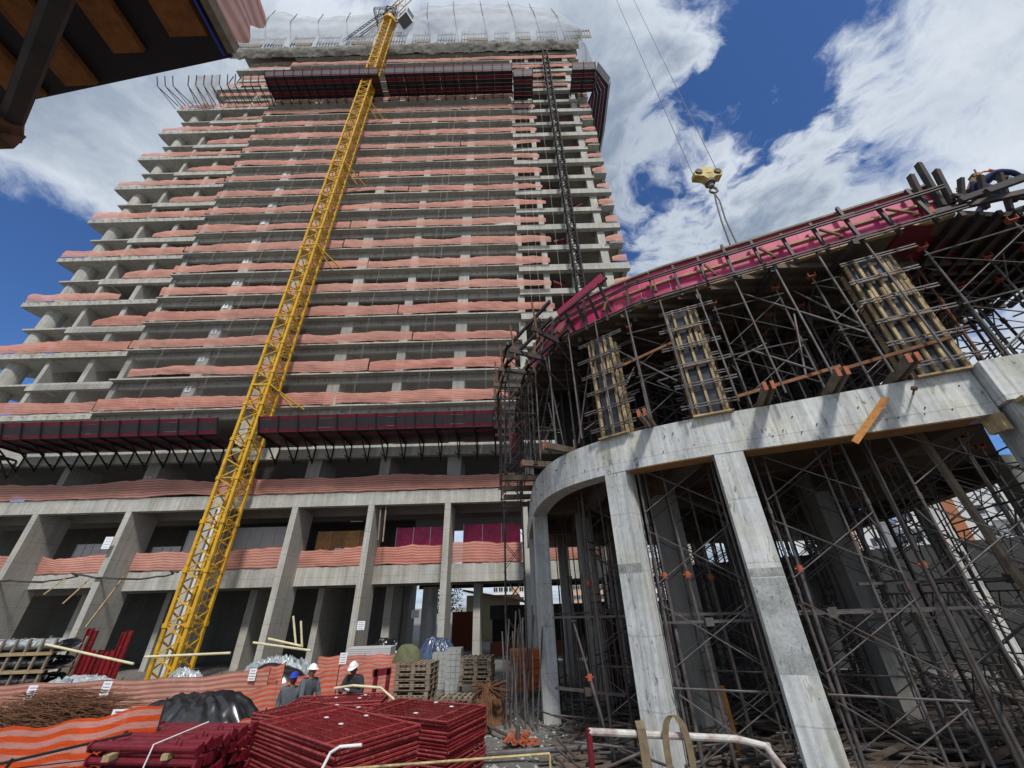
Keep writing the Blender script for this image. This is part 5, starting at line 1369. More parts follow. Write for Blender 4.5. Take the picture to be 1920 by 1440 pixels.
# webbing sling draped over the rail
def strap(label, pts, w=.06):
    q = MB(); pts = [V(p) for p in pts]
    for i, p in enumerate(pts):
        q.v += [(p.x - w / 2, p.y, p.z), (p.x + w / 2, p.y + .01, p.z), (p.x + w / 2, p.y + .018, p.z), (p.x - w / 2, p.y + .008, p.z)]
    for i in range(len(pts) - 1):
        o = i * 4
        for j in range(4): q.f.append((o + j, o + (j + 1) % 4, o + 4 + (j + 1) % 4, o + 4 + j))
    return solo(q, 'web_sling', 'strap_web', label, 'sling', 'webbing slings on the pipe barrier')
def arch(x0, x1, zt, zb, y=4.95, n=12):
    P = [(x0, y, zb)]
    for i in range(n + 1):
        t = math.pi * i / n; P.append(((x0 + x1) / 2 - math.cos(t) * (x1 - x0) / 2, y - .02, zt - .25 + .25 * math.sin(t)))
    P.append((x1, y, zb)); return P
strap('brown webbing sling looped in a tall arch over pipe barrier', arch(1.38, 1.6, -.98, -1.9), .065)
strap('brown webbing sling hanging flat left of the arched sling', [(1.18, 4.94, -2.0), (1.17, 4.94, -1.5), (1.17, 4.95, -1.08), (1.17, 5.0, -1.03), (1.19, 5.06, -1.08), (1.22, 5.06, -1.6), (1.3, 5.0, -1.75), (1.4, 4.96, -1.85)], .085)

# ---------------------------------------------------------------- orange site fences
def fence(label, pts, h, mat, zb, n=60, name='mesh_fence', posts=True, amp=.06, seed=0):
    """pts: plan polyline with ground/top heights"""
    root = thing(name, label, 'mesh fence', (pts[0][0], pts[0][1], zb[0]), group='orange mesh fences on the site')
    L = [0]
    for a, b in zip(pts, pts[1:]): L.append(L[-1] + math.hypot(b[0] - a[0], b[1] - a[1]))
    def pos(u):
        s = u * L[-1]
        for i in range(len(L) - 1):
            if s <= L[i + 1] + 1e-6:
                t = (s - L[i]) / (L[i + 1] - L[i]); return [pts[i][k] + (pts[i + 1][k] - pts[i][k]) * t for k in (0, 1)] + [zb[i] + (zb[i + 1] - zb[i]) * t, h[i] + (h[i + 1] - h[i]) * t]
    def f(u, v):
        x, y, z, hh = pos(u); sag = .05 * math.sin(u * math.pi * (len(pts) * 1.5)) ** 2
        return (x + .02 * fn(u * 9, v * 4, seed), y + amp * fn(u * 7, v * 2, seed) + .05 * fn(u * 25, v * 3, seed), z + (hh - sag) * v)
    q = MB(); q.grid(f, n, 8); q.build('fabric', mat, root, smooth=True)
    if posts:
        npst = max(2, int(L[-1] / 1.6) + 1)
        for i in range(npst):
            x, y, z, hh = pos(i / (npst - 1)); q = MB(); q.tube((x, y + .04, z - .3), (x + .03 * fn(i, 3), y + .04, z + hh + .05), .015, 6); q.build('post', 'dark_steel', root)
    return root
fence('long tan and red striped mesh fence behind the rebar pile', [(-18.6, 16.0), (-12, 16.6), (-9.0, 17.0)], [1.25, 1.25, 1.35], 'net_tan', [-3.15, -3.15, -3.15], 80, seed=1)
fence('near orange striped mesh fence at the bottom left corner', [(-9.6, 7.6), (-7.4, 7.9), (-6.0, 8.2)], [1.55, 1.6, 1.78], 'net_bright', [-3.05, -3.05, -3.05], 70, seed=2)
fence('low piece of orange mesh between black tarpaulin and red props', [(-6.0, 9.4), (-5.2, 10.0)], [1.15, 1.35], 'net_bright', [-3.1, -3.1], 20, seed=3)
fence('orange mesh fence left of the workers rising to the right', [(-8.5, 13.0), (-6.9, 13.6), (-5.6, 14.6)], [1.15, 1.35, 1.55], 'net_bright', [-3.1, -3.1, -3.1], 50, seed=4)
fence('orange mesh fence behind the workers rising towards white helmet', [(-7.2, 15.0), (-5.4, 15.3), (-4.0, 16.2)], [1.3, 1.5, 1.35], 'net_bright', [-3.1, -3.0, -3.0], 50, seed=5)
fence('dull red striped fence by the pillar feet behind the workers', [(-8.6, 20.0), (-6.2, 20.2), (-4.8, 20.2)], [1.4, 1.4, 1.4], 'net_bright', [-3.1, -3.1, -3.1], 40, seed=6)
fence('orange mesh piece in front of pillar left of workers', [(-10.6, 17.6), (-8.6, 17.2)], [1.2, 1.45], 'net_bright', [-3.1, -3.1], 30, seed=7)
# welded mesh panel and bars in front of near fence
q = MB()
for i in range(15): q.tube((-9.3 + i * .22, 7.45 + i * .03, -3.0), (-9.15 + i * .22, 7.45 + i * .03, -1.95), .006, 5)
for z in (-2.9, -2.6, -2.3, -2.0): q.tube((-9.4, 7.4, z), (-6.0, 7.85, z + .15), .008, 5)
q.tube((-9.3, 7.4, -3.0), (-8.0, 7.42, -1.95), .02); q.tube((-8.1, 7.4, -1.9), (-6.1, 7.85, -1.6), .02); q.tube((-7.35, 7.4, -1.75), (-7.75, 7.4, -3.0), .022); q.tube((-8.1, 7.4, -1.9), (-8.35, 7.4, -3), .022)
solo(q, 'barrier_panel', 'black_steel', 'thin black welded mesh barrier before the near orange fence', 'barrier')
# paper signs on the fences (print too small to read: plain bars)
def sign(label, x, y, z, w=.3, h=.4, rz=0.0, tilt=.0, lines=4):
    root = thing('paper_sign', label, 'paper sign', (x, y, z), rz, 'white paper signs on the site')
    q = MB(); q.box(-w / 2, w / 2, -.006, 0, 0, h); q.build('sheet', 'paper', root, local=True)
    for i in range(lines):
        zz_ = h * (.82 - i * .66 / max(1, lines - 1)); ww = w * (.32 if i == 0 else random.uniform(.3, .4)); q = MB(); q.box(-ww, ww, -.01, -.0065, zz_ - .008, zz_ + .008); q.build('print_line', 'ink', root, local=True)
for a in [('paper sign tied on the tan striped fence, left one', -16.3, 16.0, -2.35), ('paper sign tied on the tan striped fence, right one', -14.0, 16.2, -2.32), ('large paper notice leaning above the near orange fence', -7.0, 8.6, -1.62, .3, .2),
          ('paper sign on the red striped fence behind the workers', -7.5, 19.9, -2.0), ('paper sign on the grey pillar behind the white helmets', -8.8, 25.2, -1.0, .42, .42), ('paper sign fixed low on a pillar above grey panels', -6.9, 29.9, -.6, .5, .45),
          ('paper sign at the right end of the tan fence', -9.5, 16.85, -2.1, .25, .35), ('paper sign on second pillar from left by the net', -25.4, 25.28, 3.6, .5, .7), ('paper sign on the plywood panels under roof', -12.0, 27.8, 3.2, .45, .4),
          ('paper sign on the grey panels behind crane mast', -21.3, 27.8, 3.1, .5, .6)]: sign(*a)

# ---------------------------------------------------------------- heaps
def heap(label, name, mat, cx, cy, rx, ry, h, cat, seed=0, z0=GZ - .05, rough=.15, fold=.06, nx=46, ny=30, flat=.0):
    q = MB()
    def f(u, v):
        a = u * 2 * math.pi; r = v
        x = math.cos(a) * r; y = math.sin(a) * r
        prof = max(0, 1 - r ** (2.4 + flat)) ** .75
        cr = abs(fn(math.cos(a) * 5 + seed, math.sin(a) * 5, r * .8)) * 2
        cr2 = abs(fn(math.cos(a) * 13 + seed, math.sin(a) * 13, r * 2 + 5)) * 2
        z = h * prof * (1 + rough * .8 * fn(x * 1.7 + seed, y * 1.7, seed)) - fold * (cr * 1.1 + cr2 * .7) * min(1, r * 1.6) * (prof > 0) + fold * .45 * fn(x * 11, y * 11, seed)
        z = max(z, 0.0)
        return (cx + x * rx * (1 + .12 * fn(a, seed)), cy + y * ry, z0 + z)
    q.grid(f, nx, ny)
    return solo(q, name, mat, label, cat, smooth=True, loc=(cx, cy, z0))
heap('large black plastic tarpaulin over a heap by the orange fences', 'tarpaulin', 'black_tarp', -7.6, 11.6, 1.95, 1.3, 1.5, 'tarpaulin', 3, fold=.13, flat=1, nx=90, ny=40)
heap('black plastic sheet over stacked goods behind tan fence', 'tarpaulin', 'black_tarp', -9.6, 18.6, 1.7, .9, 1.35, 'tarpaulin', 5, fold=.05)
heap('heap of clear plastic wrapped pipes behind the tan fence', 'wrapped_goods', 'plastic_sheet', -16.6, 18.2, 2.4, .7, 1.15, 'wrapped goods', 8, fold=.3, flat=2, nx=110, ny=40)
heap('clear plastic wrapped pipes beside the crane base', 'wrapped_goods', 'plastic_sheet', -10.9, 21.2, 2.0, .8, 1.35, 'wrapped goods', 9, fold=.4, flat=2, nx=110, ny=40)
heap('heap of clear sheeting at the foot of the crane', 'wrapped_goods', 'plastic_sheet', -15.2, 21.5, 1.2, .7, 1.0, 'wrapped goods', 10, fold=.25, nx=80, ny=30)
heap('olive green tarpaulin over goods left of the pallets', 'tarpaulin', 'green_tarp', -4.85, 20.2, .8, .6, 1.7, 'tarpaulin', 12, flat=2)
heap('black and blue sheeting heap under the open ground floor', 'sheeting_heap', 'blue_sheet', -4.3, 24.3, 1.4, .8, 1.75, 'sheeting', 14, fold=.22, nx=120, ny=40)
heap('black sacks heaped beside the pillar behind workers', 'sack_heap', 'black_tarp', -8.2, 27.5, 1.8, 1.0, 1.6, 'sacks', 15, fold=.3)
heap('grey sheet covered mound behind the orange fence', 'tarpaulin', 'tray_grey', -6.6, 17.8, 1.5, .9, 1.25, 'tarpaulin', 16)
heap('rust brown mound of tangled wire by the pallets', 'wire_mound', 'rust', -1.0, 15.3, .7, .6, .85, 'wire', 18, fold=.25)
# rebar pile left: big tangle
random.seed(91); q = MB()
for i in range(1500):
    cx = random.gauss(-12.3, 1.35); cy = random.gauss(12.4, .8); d = ((cx + 12.3) / 2.6) ** 2 + ((cy - 12.4) / 1.6) ** 2
    z = GZ + max(.05, 1.55 * math.exp(-d)) * random.uniform(.55, 1.0); a = random.gauss(-.15, .45); l = random.uniform(.5, 1.7)
    q.tube((cx, cy, z), (cx + math.cos(a) * l, cy + math.sin(a) * l * .6, z + random.uniform(-.25, .12)), .008, 4)
for i in range(160):
    x = random.uniform(-13.5, -11); y = random.uniform(11.7, 13); z = GZ + random.uniform(.8, 1.25); s = .1
    q.path([(x, y, z), (x + s, y, z + .02), (x + s, y + .02, z - s * 1.6), (x, y, z - s * 1.6), (x, y, z)], .008, 4)
solo(q, 'rebar_pile', 'rust', 'sprawling pile of rusty brown reinforcing bars and stirrups at left', 'rebar')['kind'] = 'stuff'
q = MB()
for i in range(220):
    x = -9.9 + random.uniform(-.3, .3); y = 12.6 + random.uniform(-.3, .3); z = GZ + .25 + random.uniform(0, .65)
    q.tube((x - 1.1, y, z - .1), (x + 1.2, y + .1, z + random.uniform(-.05, .15)), .012, 4)
solo(q, 'rebar_bundle', 'rust', 'bundle of rusty rods between rebar pile and black tarpaulin', 'rebar')['kind'] = 'stuff'
q = MB(); q.path([(-10.4, 12.3, -2.9), (-10.45, 12.3, -2.2), (-10.35, 12.3, -2.1), (-10.1, 12.3, -2.05), (-10.0, 12.3, -2.2), (-9.9, 12.3, -2.7)], .025, 8); solo(q, 'steel_hoop', 'rust', 'rusty steel hoop standing before the tan striped fence', 'steel hoop')
q = MB()
for i in range(130):
    a = random.uniform(0, 6.28); r = random.uniform(0, .13); x = -.98 + math.cos(a) * r; y = 14.3 + math.sin(a) * r
    q.tube((x - .12 + random.uniform(-.15, .15), y, GZ), (x, y + .1, GZ + 1.0), .013, 4); q.tube((x, y + .1, GZ + 1.0), (x + random.uniform(-.5, .6), y + .3, GZ + .95 + random.uniform(-.3, .2)), .012, 4)
solo(q, 'rebar_sheaf', 'rust', 'upright sheaf of brown rods tied at the waist by pallets', 'rebar')['kind'] = 'stuff'

# timber racks with wrapped goods at far left
rk = thing('storage_rack', 'rough timber rack loaded with plastic wrapped bundles at far left', 'rack', (-21.5, 19.5, GZ))
for i in range(9):
    for yy in (19.0, 20.3):
        x = -23.8 + i * .55; q = MB(); q.bar((x, yy, GZ), (x + .1, yy, -.75 + .12 * fn(i, yy)), .08, .08); q.build('upright', 'grey_wood', rk)
for z in (-2.5, -1.9, -1.3):
    q = MB(); q.bar((-24, 18.95, z), (-19.2, 18.95, z + .03), .07, .1); q.build('shelf_rail', 'pine', rk)
    q = MB(); q.box(-24, -19.3, 19, 20.3, z + .05, z + .08); q.build('shelf', 'grey_wood', rk)
random.seed(14)
for li, (z, mt_) in enumerate(((-2.42, 'bagged_dark'), (-1.82, 'bagged_dark'), (-1.22, 'plastic_sheet'))):
    for i in range(5):
        x0 = -23.9 + i * .93
        q = MB()
        q.grid(lambda u, v: (x0 + .88 * u, 19.62 + .55 * math.cos(v * 6.283) + .05 * fn(u * 9, v * 6, i + li * 7), z + .24 + .2 * math.sin(v * 6.283) + .06 * fn(u * 8, v * 9, i * 3 + li)), 20, 18)
        solo(q, 'wrapped_bundle', mt_, '%s bundle on the timber rack %s shelf, %s from left' % ('dark wrapped' if li < 2 else 'clear wrapped', ['bottom', 'middle', 'top'][li], ordn[i]), 'wrapped goods', 'bundles on the timber rack', smooth=True)
for i, (x, y, z, dx, dz) in enumerate(((-19.6, 18.9, -.95, 4.0, -.75), (-15, 18.6, -1.45, 3.4, .05), (-10.7, 19.5, -1.0, 1.5, -.3), (-9.9, 20.4, -1.3, -.4, 1.1), (-9.6, 20.4, -1.4, -.3, 1.0), (-11.6, 20, -1.15, 2.6, -.35))):
    q = MB(); q.tube((x, y, z), (x + dx, y, z + dz), .045, 10)
    solo(q, 'plastic_pipe', 'pvc', ['cream pipe slanting over the wrapped goods behind tan fence', 'cream pipe lying level left of the crane base', 'cream pipe end near the crane base', 'cream pipe leaning upright right of the crane, left one', 'cream pipe leaning upright right of the crane, right one', 'long cream pipe lying right of the crane base'][i], 'pipe')
# red tray forms at left
rf = thing('red_forms', 'glossy red column form pieces stood upright by the pillar', 'formwork', (-20.4, 24.0, GZ))
for i, (dx, hh) in enumerate(((0, 2.6), (.25, 2.5), (.5, 1.7), (.75, 1.6), (1.0, 1.7), (1.25, 1.6), (1.5, 1.65), (1.8, 2.4), (2.0, 2.45))):
    q = MB(); q.box(-21.2 + dx, -21.0 + dx, 22.2, 22.3, GZ, GZ + hh); q.box(-21.2 + dx, -21.17 + dx, 22.1, 22.2, GZ, GZ + hh); q.build('form_piece', 'red_paint', rf)
# grey panel stack, pallets, block stacks
def pallet_proto():
    root = thing('pallet', 'pallet', 'pallet', (0, 0, 0))
    for i in range(7):
        q = MB(); q.box(-.6 + i * .183, -.6 + i * .183 + .1, -.5, .5, .122, .144); q.build('deck_board', 'grey_wood', root, local=True)
    for y in (-.5, -.05, .4):
        q = MB(); q.box(-.6, .6, y, y + .1, .1, .122); q.build('stringer', 'grey_wood', root, local=True)
        q = MB(); q.box(-.6, .6, y, y + .1, 0, .022); q.build('bottom_board', 'grey_wood', root, local=True)
        for x in (-.6, -.07, .46):
            q = MB(); q.box(x, x + .14, y, y + .1, .022, .1); q.build('block', 'grey_wood' if y else 'pine', root, local=True)
    index_kids(root); return root
pp = pallet_proto(); cnt = 0
random.seed(6)
for (sx, sy, n, z0, nm, g) in ((-3.55, 16.4, 8, GZ + .3, 'tall pallet stack left of the concrete blocks', 'pallets in the tall left stack'), (-1.65, 18.6, 6, GZ + .5, 'pallet stack right of the hollow blocks', 'pallets in the right stack'), (-2.05, 15.6, 3, GZ + .2, 'low pallet stack in front of hollow blocks', 'pallets in the low front stack')):
    for i in range(n):
        lab = ('top pallet of the ' if i == n - 1 else 'bottom pallet of the ' if i == 0 else ordn[i] + ' pallet from the bottom of the ') + nm
        lab = ' '.join(lab.split()[:16])
        loc = (sx + random.uniform(-.04, .04), sy + random.uniform(-.04, .04), z0 + i * .146)
        rz = random.uniform(-.04, .04) - .12
        if cnt == 0: pp.location = loc; pp.rotation_euler = (0, 0, rz); pp['label'] = lab; pp['group'] = g
        else: copy_tree(pp, loc, rz, lab, g)
        cnt += 1
def blockstack(label, x, y, z, nx, ny, nz, bw, bd, bh, mat='block', holes=True):
    root = thing('block_stack', label, 'block stack', (x, y, z))
    q = MB(); t = .03
    if holes:
        q.box(0, bw - .01, 0, t, 0, bh - .01); q.box(0, bw - .01, bd - t, bd, 0, bh - .01); q.box(0, t, t, bd - t, 0, bh - .01); q.box(bw - .01 - t, bw - .01, t, bd - t, 0, bh - .01); q.box(bw / 2 - .015, bw / 2 + .015, t, bd - t, 0, bh - .01)
        q.box(.05, bw / 2 - .03, -.002, 0, .03, bh - .05) if False else None
    else: q.box(0, bw - .012, 0, bd - .012, 0, bh - .012)
    me = q.mesh('block', mat)
    for k in range(nz):
        for j in range(ny):
            for i in range(nx): inst('block', me, root, (i * bw + .006 * fn(k, i), j * bd, k * bh))
    return root
blockstack('light grey hollow concrete blocks stacked beside the tall pallet stack', -3.0, 19.2, GZ, 3, 2, 8, .2, .4, .2, holes=True)
blockstack('grey concrete blocks stacked left of the tall pallet stack', -5.0, 16.6, GZ, 5, 2, 6, .2, .3, .2)
blockstack('flat grey boards stacked behind the worker in the white helmet', -7.9, 21.3, GZ, 1, 1, 21, 2.0, .9, .075, 'drywall', holes=False)
blockstack('grey blocks at the foot of the podium pillar by pallets', -3.9, 20.9, GZ, 3, 2, 6, .25, .3, .22)
q = MB()
for x in (-4.15, -3.8): q.bar((x, 13.6, GZ), (x + .05, 13.6, -1.5), .09, .12)
q.bar((-4.2, 13.6, -1.6), (-3.7, 13.6, -1.55), .12, .16); solo(q, 'steel_stand', 'prop_red', 'dark red brown steel stand beside the worker with white gloves', 'stand')
q = MB(); q.path([(-4.7, 12.2, -1.72), (-4.2, 12.1, -1.66), (-3.5, 12.1, -1.72), (-3.15, 12.1, -1.95), (-3.05, 12.1, -2.3), (-3.05, 12.1, -2.7)], .028, 8); solo(q, 'hose', 'pvc', 'yellowish hose curling over the far red frame stack', 'hose')
q = MB(); q.box(-9.2, -7.2, 15.3, 16.2, -2.35, -2.3); q.box(-9.0, -7.4, 15.2, 16.0, -2.28, -2.24)
solo(q, 'board_pile', 'pine', 'pale sheets of board lying behind the worker in blue helmet', 'boards')
q = MB(); q.tube((-.1, 13.0, GZ + .1), (-1.15, 14.6, GZ + .15), .04, 10); q.tube((-.1, 13.0, GZ + .1), (-.1, 13.0, GZ + .4), .06, 8); solo(q, 'loose_prop', 'scaffold_steel', 'grey prop lying on the rubble left of pale column', 'steel prop')
q = MB(); q.tube((-1.4, 11.9, GZ + .12), (2.2, 11.6, GZ + .3), .06, 10); solo(q, 'thick_pipe', 'scaffold_steel', 'thick grey pipe lying across the rubble at bottom centre', 'pipe')
# ladder frames leaning by the left flank of the pavilion
random.seed(12)
for i in range(16):
    x = -.55 + .11 * (i % 10) + (i // 10) * .1; y = 14.2 + random.uniform(0, 1.4) + (i // 10) * .6
    q = MB(); h = random.uniform(1.7, 3.2); q.tube((x, y, GZ), (x + random.uniform(-.2, .45), y + .4, GZ + h), .024, 8)
    solo(q, 'leaning_pipe', 'scaffold_steel', 'grey pipe leaning upright among others left of the first pale column', 'pipe', 'pipes leaning left of the first pale column')
for i in range(34):
    x = 1.25 + .1 * i % 2.3 + 0.03 * i; y = 14.0 + random.uniform(0, 3); q = MB(); h = random.uniform(2.0, 3.0)
    q.tube((x, y, GZ), (x + random.uniform(-.1, .1), y + .1, GZ + h), .022, 6)
    solo(q, 'standing_pipe', 'scaffold_steel', 'grey pipe standing in the row behind the first pale column', 'pipe', 'pipes standing behind the first pale column')
bn = thing('waste_bin', 'orange red plastic bin behind the scaffolding left of column', 'bin', (.3, 19.3, GZ))
q = MB(); q.v = [(-.55, -.4, .2), (.55, -.4, .2), (.5, .4, .2), (-.5, .4, .2), (-.7, -.55, 1.5), (.7, -.55, 1.5), (.65, .55, 1.5), (-.65, .55, 1.5)]; q.f = [(0, 1, 2, 3), (0, 4, 5, 1), (1, 5, 6, 2), (2, 6, 7, 3), (3, 7, 4, 0), (7, 6, 5, 4)]
q.build('body', 'harness_orange', bn, local=True)
for k in range(4):
    q = MB(); q.box(-.6 - .02 * k, .6 + .02 * k, -.52 - .02 * k, -.45, .45 + k * .25, .5 + k * .25); q.build('rib', 'harness_orange', bn, local=True)
for x in (-.45, .45):
    q = MB(); q.tube((x - .03, -.3, .13), (x + .03, -.3, .13), .13, 14); q.build('wheel', 'boot', bn, local=True)
rp = thing('red_panel_stack', 'tall red ribbed panels standing behind the first pale column', 'panel stack', (3.2, 17.6, GZ))
for i in range(5):
    q = MB(); q.box(2.8 + i * .2, 2.96 + i * .2, 17.5, 17.6, GZ, -.4); q.box(2.8 + i * .2, 2.83 + i * .2, 17.4, 17.5, GZ, -.4); q.build('red_sheet', 'red_paint', rp)

# ================================================================ canopy overhead, top left
cnp = thing('timber_canopy', 'dark protective canopy overhead with timber boards at upper left', 'canopy', (-3.0, .2, 3.0))
q = MB(); q.prism([(-7.0, -2.0), (-1.7, -2.0), (-1.7, 1.05), (-7.0, 1.77)], 3.03, 3.05); q.build('deck', 'tray_black', cnp)
JX = [(-1.98, -1.76, .93), (-2.38, -2.2, 1.0), (-2.84, -2.64, 1.16), (-3.24, -3.04, 1.22), (-3.7, -3.45, 1.3), (-4.2, -4.0, 1.38), (-4.8, -4.6, 1.44)]
for x0, x1, ye in JX:
    q = MB(); q.box(x0, x1, -2, ye, 2.985, 3.028); q.build('board', 'joist_wood', cnp)
q = MB(); q.box(-1.70, -1.655, -2.0, 1.02, 3.0, 3.09); q.build('edge_board', 'grey_wood', cnp)
q = MB(); q.tube((-1.725, -2.0, 2.99), (-1.725, 1.03, 2.99), .008, 6); q.build('blue_rope', 'helmet_blue', cnp)
q = MB(); q.tube((-1.65, .34, 2.6), (-2.99, 1.19, 2.6), .05, 10); q.tube((-2.1, .34, 2.85), (-3.15, 1.02, 2.7), .03, 8); q.build('brace', 'dark_steel', cnp)
q = MB(); q.tube((-2.95, 1.14, 2.58), (-3.08, 1.24, 2.6), .075, 8); q.box(-3.1, -2.98, 1.2, 1.27, 2.47, 2.6); q.build('clamp', 'rust', cnp)
q = MB(); q.grid(lambda u, v: (-1.66 + .10 * math.sin(v * 2.5) + .05 * fn(u * 5, v * 3), -2.0 + 2.98 * u + .06 * fn(v * 4, u), 3.06 + .55 * v * (1 - .25 * u * u)), 50, 14)
solo(q, 'guard_mesh', 'net_stripe', 'red brown striped mesh rising above the canopy edge at top', 'safety mesh', smooth=True)

# ================================================================ people
def skin_mesh(name, verts, edges, radii, root_i, mat, sub=2):
    me = bpy.data.meshes.new(name); me.from_pydata([tuple(v) for v in verts], edges, [])
    o = bpy.data.objects.new('tmp', me); COL.objects.link(o)
    md = o.modifiers.new('s', 'SKIN'); sv = me.skin_vertices[0].data
    for i, r in enumerate(radii):
        sv[i].radius = (r, r) if not isinstance(r, tuple) else r; sv[i].use_root = (i == root_i)
    md.use_smooth_shade = True
    s = o.modifiers.new('d', 'SUBSURF'); s.levels = sub; s.render_levels = sub
    dg = bpy.context.evaluated_depsgraph_get(); dg.update()
    m2 = bpy.data.meshes.new_from_object(o.evaluated_get(dg)); bpy.data.objects.remove(o); bpy.data.meshes.remove(me)
    m2.name = name; m2.materials.clear(); m2.materials.append(MATS[mat])
    for p in m2.polygons: p.use_smooth = True
    return m2
def person(label, loc, rz, J, shirt, trousers, helmet, gloves=None):
    """J: joint positions; body one skin mesh, clothes are slightly larger skins over it"""
    root = thing('person', label, 'person', loc, rz)
    names = ['pelvis', 'waist', 'chest', 'neck', 'head0', 'head1', 'shl', 'ell', 'wrl', 'shr', 'elr', 'wrr', 'hpl', 'knl', 'anl', 'tol', 'hpr', 'knr', 'anr', 'tor']
    vs = [V(J[n]) for n in names]
    E_ = [(0, 1), (1, 2), (2, 3), (3, 4), (4, 5), (2, 6), (6, 7), (7, 8), (2, 9), (9, 10), (10, 11), (0, 12), (12, 13), (13, 14), (14, 15), (0, 16), (16, 17), (17, 18), (18, 19)]
    R_ = [.09, .08, .07, .05, .075, .085, .06, .045, .032, .06, .045, .032, .09, .065, .045, .035, .09, .065, .045, .035]
    ix = {n: i for i, n in enumerate(names)}
    # fingers rooted in the palm
    for side in ('l', 'r'):
        w = V(J['wr' + side]); e = V(J['el' + side]); d = (w - e).normalized(); sidev = d.cross(V((0, 0, 1)));
        sidev = sidev.normalized() if sidev.length > .1 else V((1, 0, 0)); dn_ = d.cross(sidev).normalized()
        palm = w + d * .07; vs.append(palm); R_.append(.03); E_.append((ix['wr' + side], len(vs) - 1)); pi = len(vs) - 1
        for k, (o_, l) in enumerate(((-.03, .07), (-.01, .085), (.01, .08), (.03, .06))):
            a = palm + d * .03 + sidev * o_; b = a + d * l * .5 - dn_ * .01; c = b + d * l * .35 - dn_ * .03
            vs += [a, b, c]; R_ += [.011, .009, .008]; E_ += [(pi, len(vs) - 3), (len(vs) - 3, len(vs) - 2), (len(vs) - 2, len(vs) - 1)]
        a = palm - d * .02 - sidev * .04; b = a + d * .04 - sidev * .012; vs += [a, b]; R_ += [.012, .009]; E_ += [(pi, len(vs) - 2), (len(vs) - 2, len(vs) - 1)]
    b = bpy.data.objects.new('body', skin_mesh('body', vs, E_, R_, 0, 'skin', 1)); COL.objects.link(b); b.parent = root
    # head: one shaped ball with nose, eyes, ears blended to the neck
    hc = (V(J['head0']) + V(J['head1'])) / 2; face = V(J.get('face', (0, -1, 0))).normalized(); upn = (V(J['head1']) - V(J['head0'])).normalized()
    sd_ = face.cross(upn).normalized(); face = upn.cross(sd_).normalized()
    q = MB()
    def hf(u, v):
        a = u * 2 * math.pi; p = v * math.pi
        x = math.sin(p) * math.cos(a); y = math.sin(p) * math.sin(a); z = -math.cos(p)
        r = 1.0
        w_ = .078 * (1 - .18 * max(0, -z)); f_ = .098; h_ = .122
        nose = .022 * math.exp(-((x / .16) ** 2 + ((z + .12) / .22) ** 2)) if y > 0 else 0
        brow = .006 * math.exp(-((z - .18) / .1) ** 2) if y > 0 else 0
        eye = -.008 * (math.exp(-(((abs(x) - .38) / .15) ** 2 + ((z - .05) / .1) ** 2))) if y > 0 else 0
        ear = .016 * math.exp(-(((y) / .15) ** 2 + ((z) / .2) ** 2)) if abs(x) > .8 else 0
        P = hc + sd_ * (x * (w_ + ear)) + face * (y * f_ + nose + brow + eye) + upn * (z * h_)
        return P
    q.grid(hf, 28, 20); q.build('head', 'skin', root, smooth=True, local=True)
    for s_ in (-1, 1):
        q = MB(); e = hc + sd_ * (.03 * s_) + face * .086 + upn * .008; q.tube(e, e + face * .006, .009, 8); q.build('eye', 'ink', root, local=True)
    q = MB(); q.tube(hc + face * .088 - upn * .055 - sd_ * .022, hc + face * .088 - upn * .055 + sd_ * .022, .005, 6); q.build('mouth', 'prop_red', root, local=True)
    q = MB(); q.grid(lambda u, v: hc - face * .012 + sd_ * math.sin(u * 6.283) * .083 * math.sin(v * 1.6) - face * math.cos(u * 6.283) * .1 * math.sin(v * 1.6) * (1 if math.cos(u * 6.283) > 0 else .55) + upn * (.13 * math.cos(v * 2.05) - .01), 20, 10)
    q.build('hair', 'ink', root, smooth=True, local=True)
    # helmet: dome with ridges and a peak
    q = MB()
    hh = hc + upn * .055
    def hm_(u, v):
        a = u * 2 * math.pi; p = v * math.pi / 2; ridge = 1 + .05 * math.exp(-((math.sin(a) * math.cos(p)) / .12) ** 2) * (math.sin(p) > .2)
        brim = 1.0
        if v < .12: brim = 1.16 - v * 1.0 + (.28 * max(0, math.cos(a)) ** 3 if v < .07 else 0)
        return hh + (sd_ * math.sin(a) * .105 + face * math.cos(a) * .128) * math.cos(p) * brim * ridge + upn * (math.sin(p) * .115 * ridge + (0 if v > .07 else -.008))
    q.grid(hm_, 40, 18); q.build('helmet', helmet, root, smooth=True, local=True)
    # clothes
    s_n = ['pelvis', 'waist', 'chest', 'neckb', 'shl', 'ell', 'cufl', 'shr', 'elr', 'cufr']
    Jb = dict(J); Jb['neckb'] = V(J['chest']).lerp(V(J['neck']), .75); Jb['cufl'] = V(J['ell']).lerp(V(J['wrl']), .92); Jb['cufr'] = V(J['elr']).lerp(V(J['wrr']), .92)
    sm = skin_mesh('shirt', [V(Jb[n]) for n in s_n], [(0, 1), (1, 2), (2, 3), (2, 4), (4, 5), (5, 6), (2, 7), (7, 8), (8, 9)], [(.17, .14), (.17, .14), (.19, .15), .085, .10, .066, .05, .09, .066, .05], 1, shirt)
    o = bpy.data.objects.new('shirt', sm); COL.objects.link(o); o.parent = root
    t_n = ['pelvis', 'hpl', 'knl', 'anl', 'hpr', 'knr', 'anr']
    tm = skin_mesh('trousers', [V(J[n]) for n in t_n], [(0, 1), (1, 2), (2, 3), (0, 4), (4, 5), (5, 6)], [.15, .115, .085, .068, .115, .085, .068], 0, trousers)
    o = bpy.data.objects.new('trousers', tm); COL.objects.link(o); o.parent = root
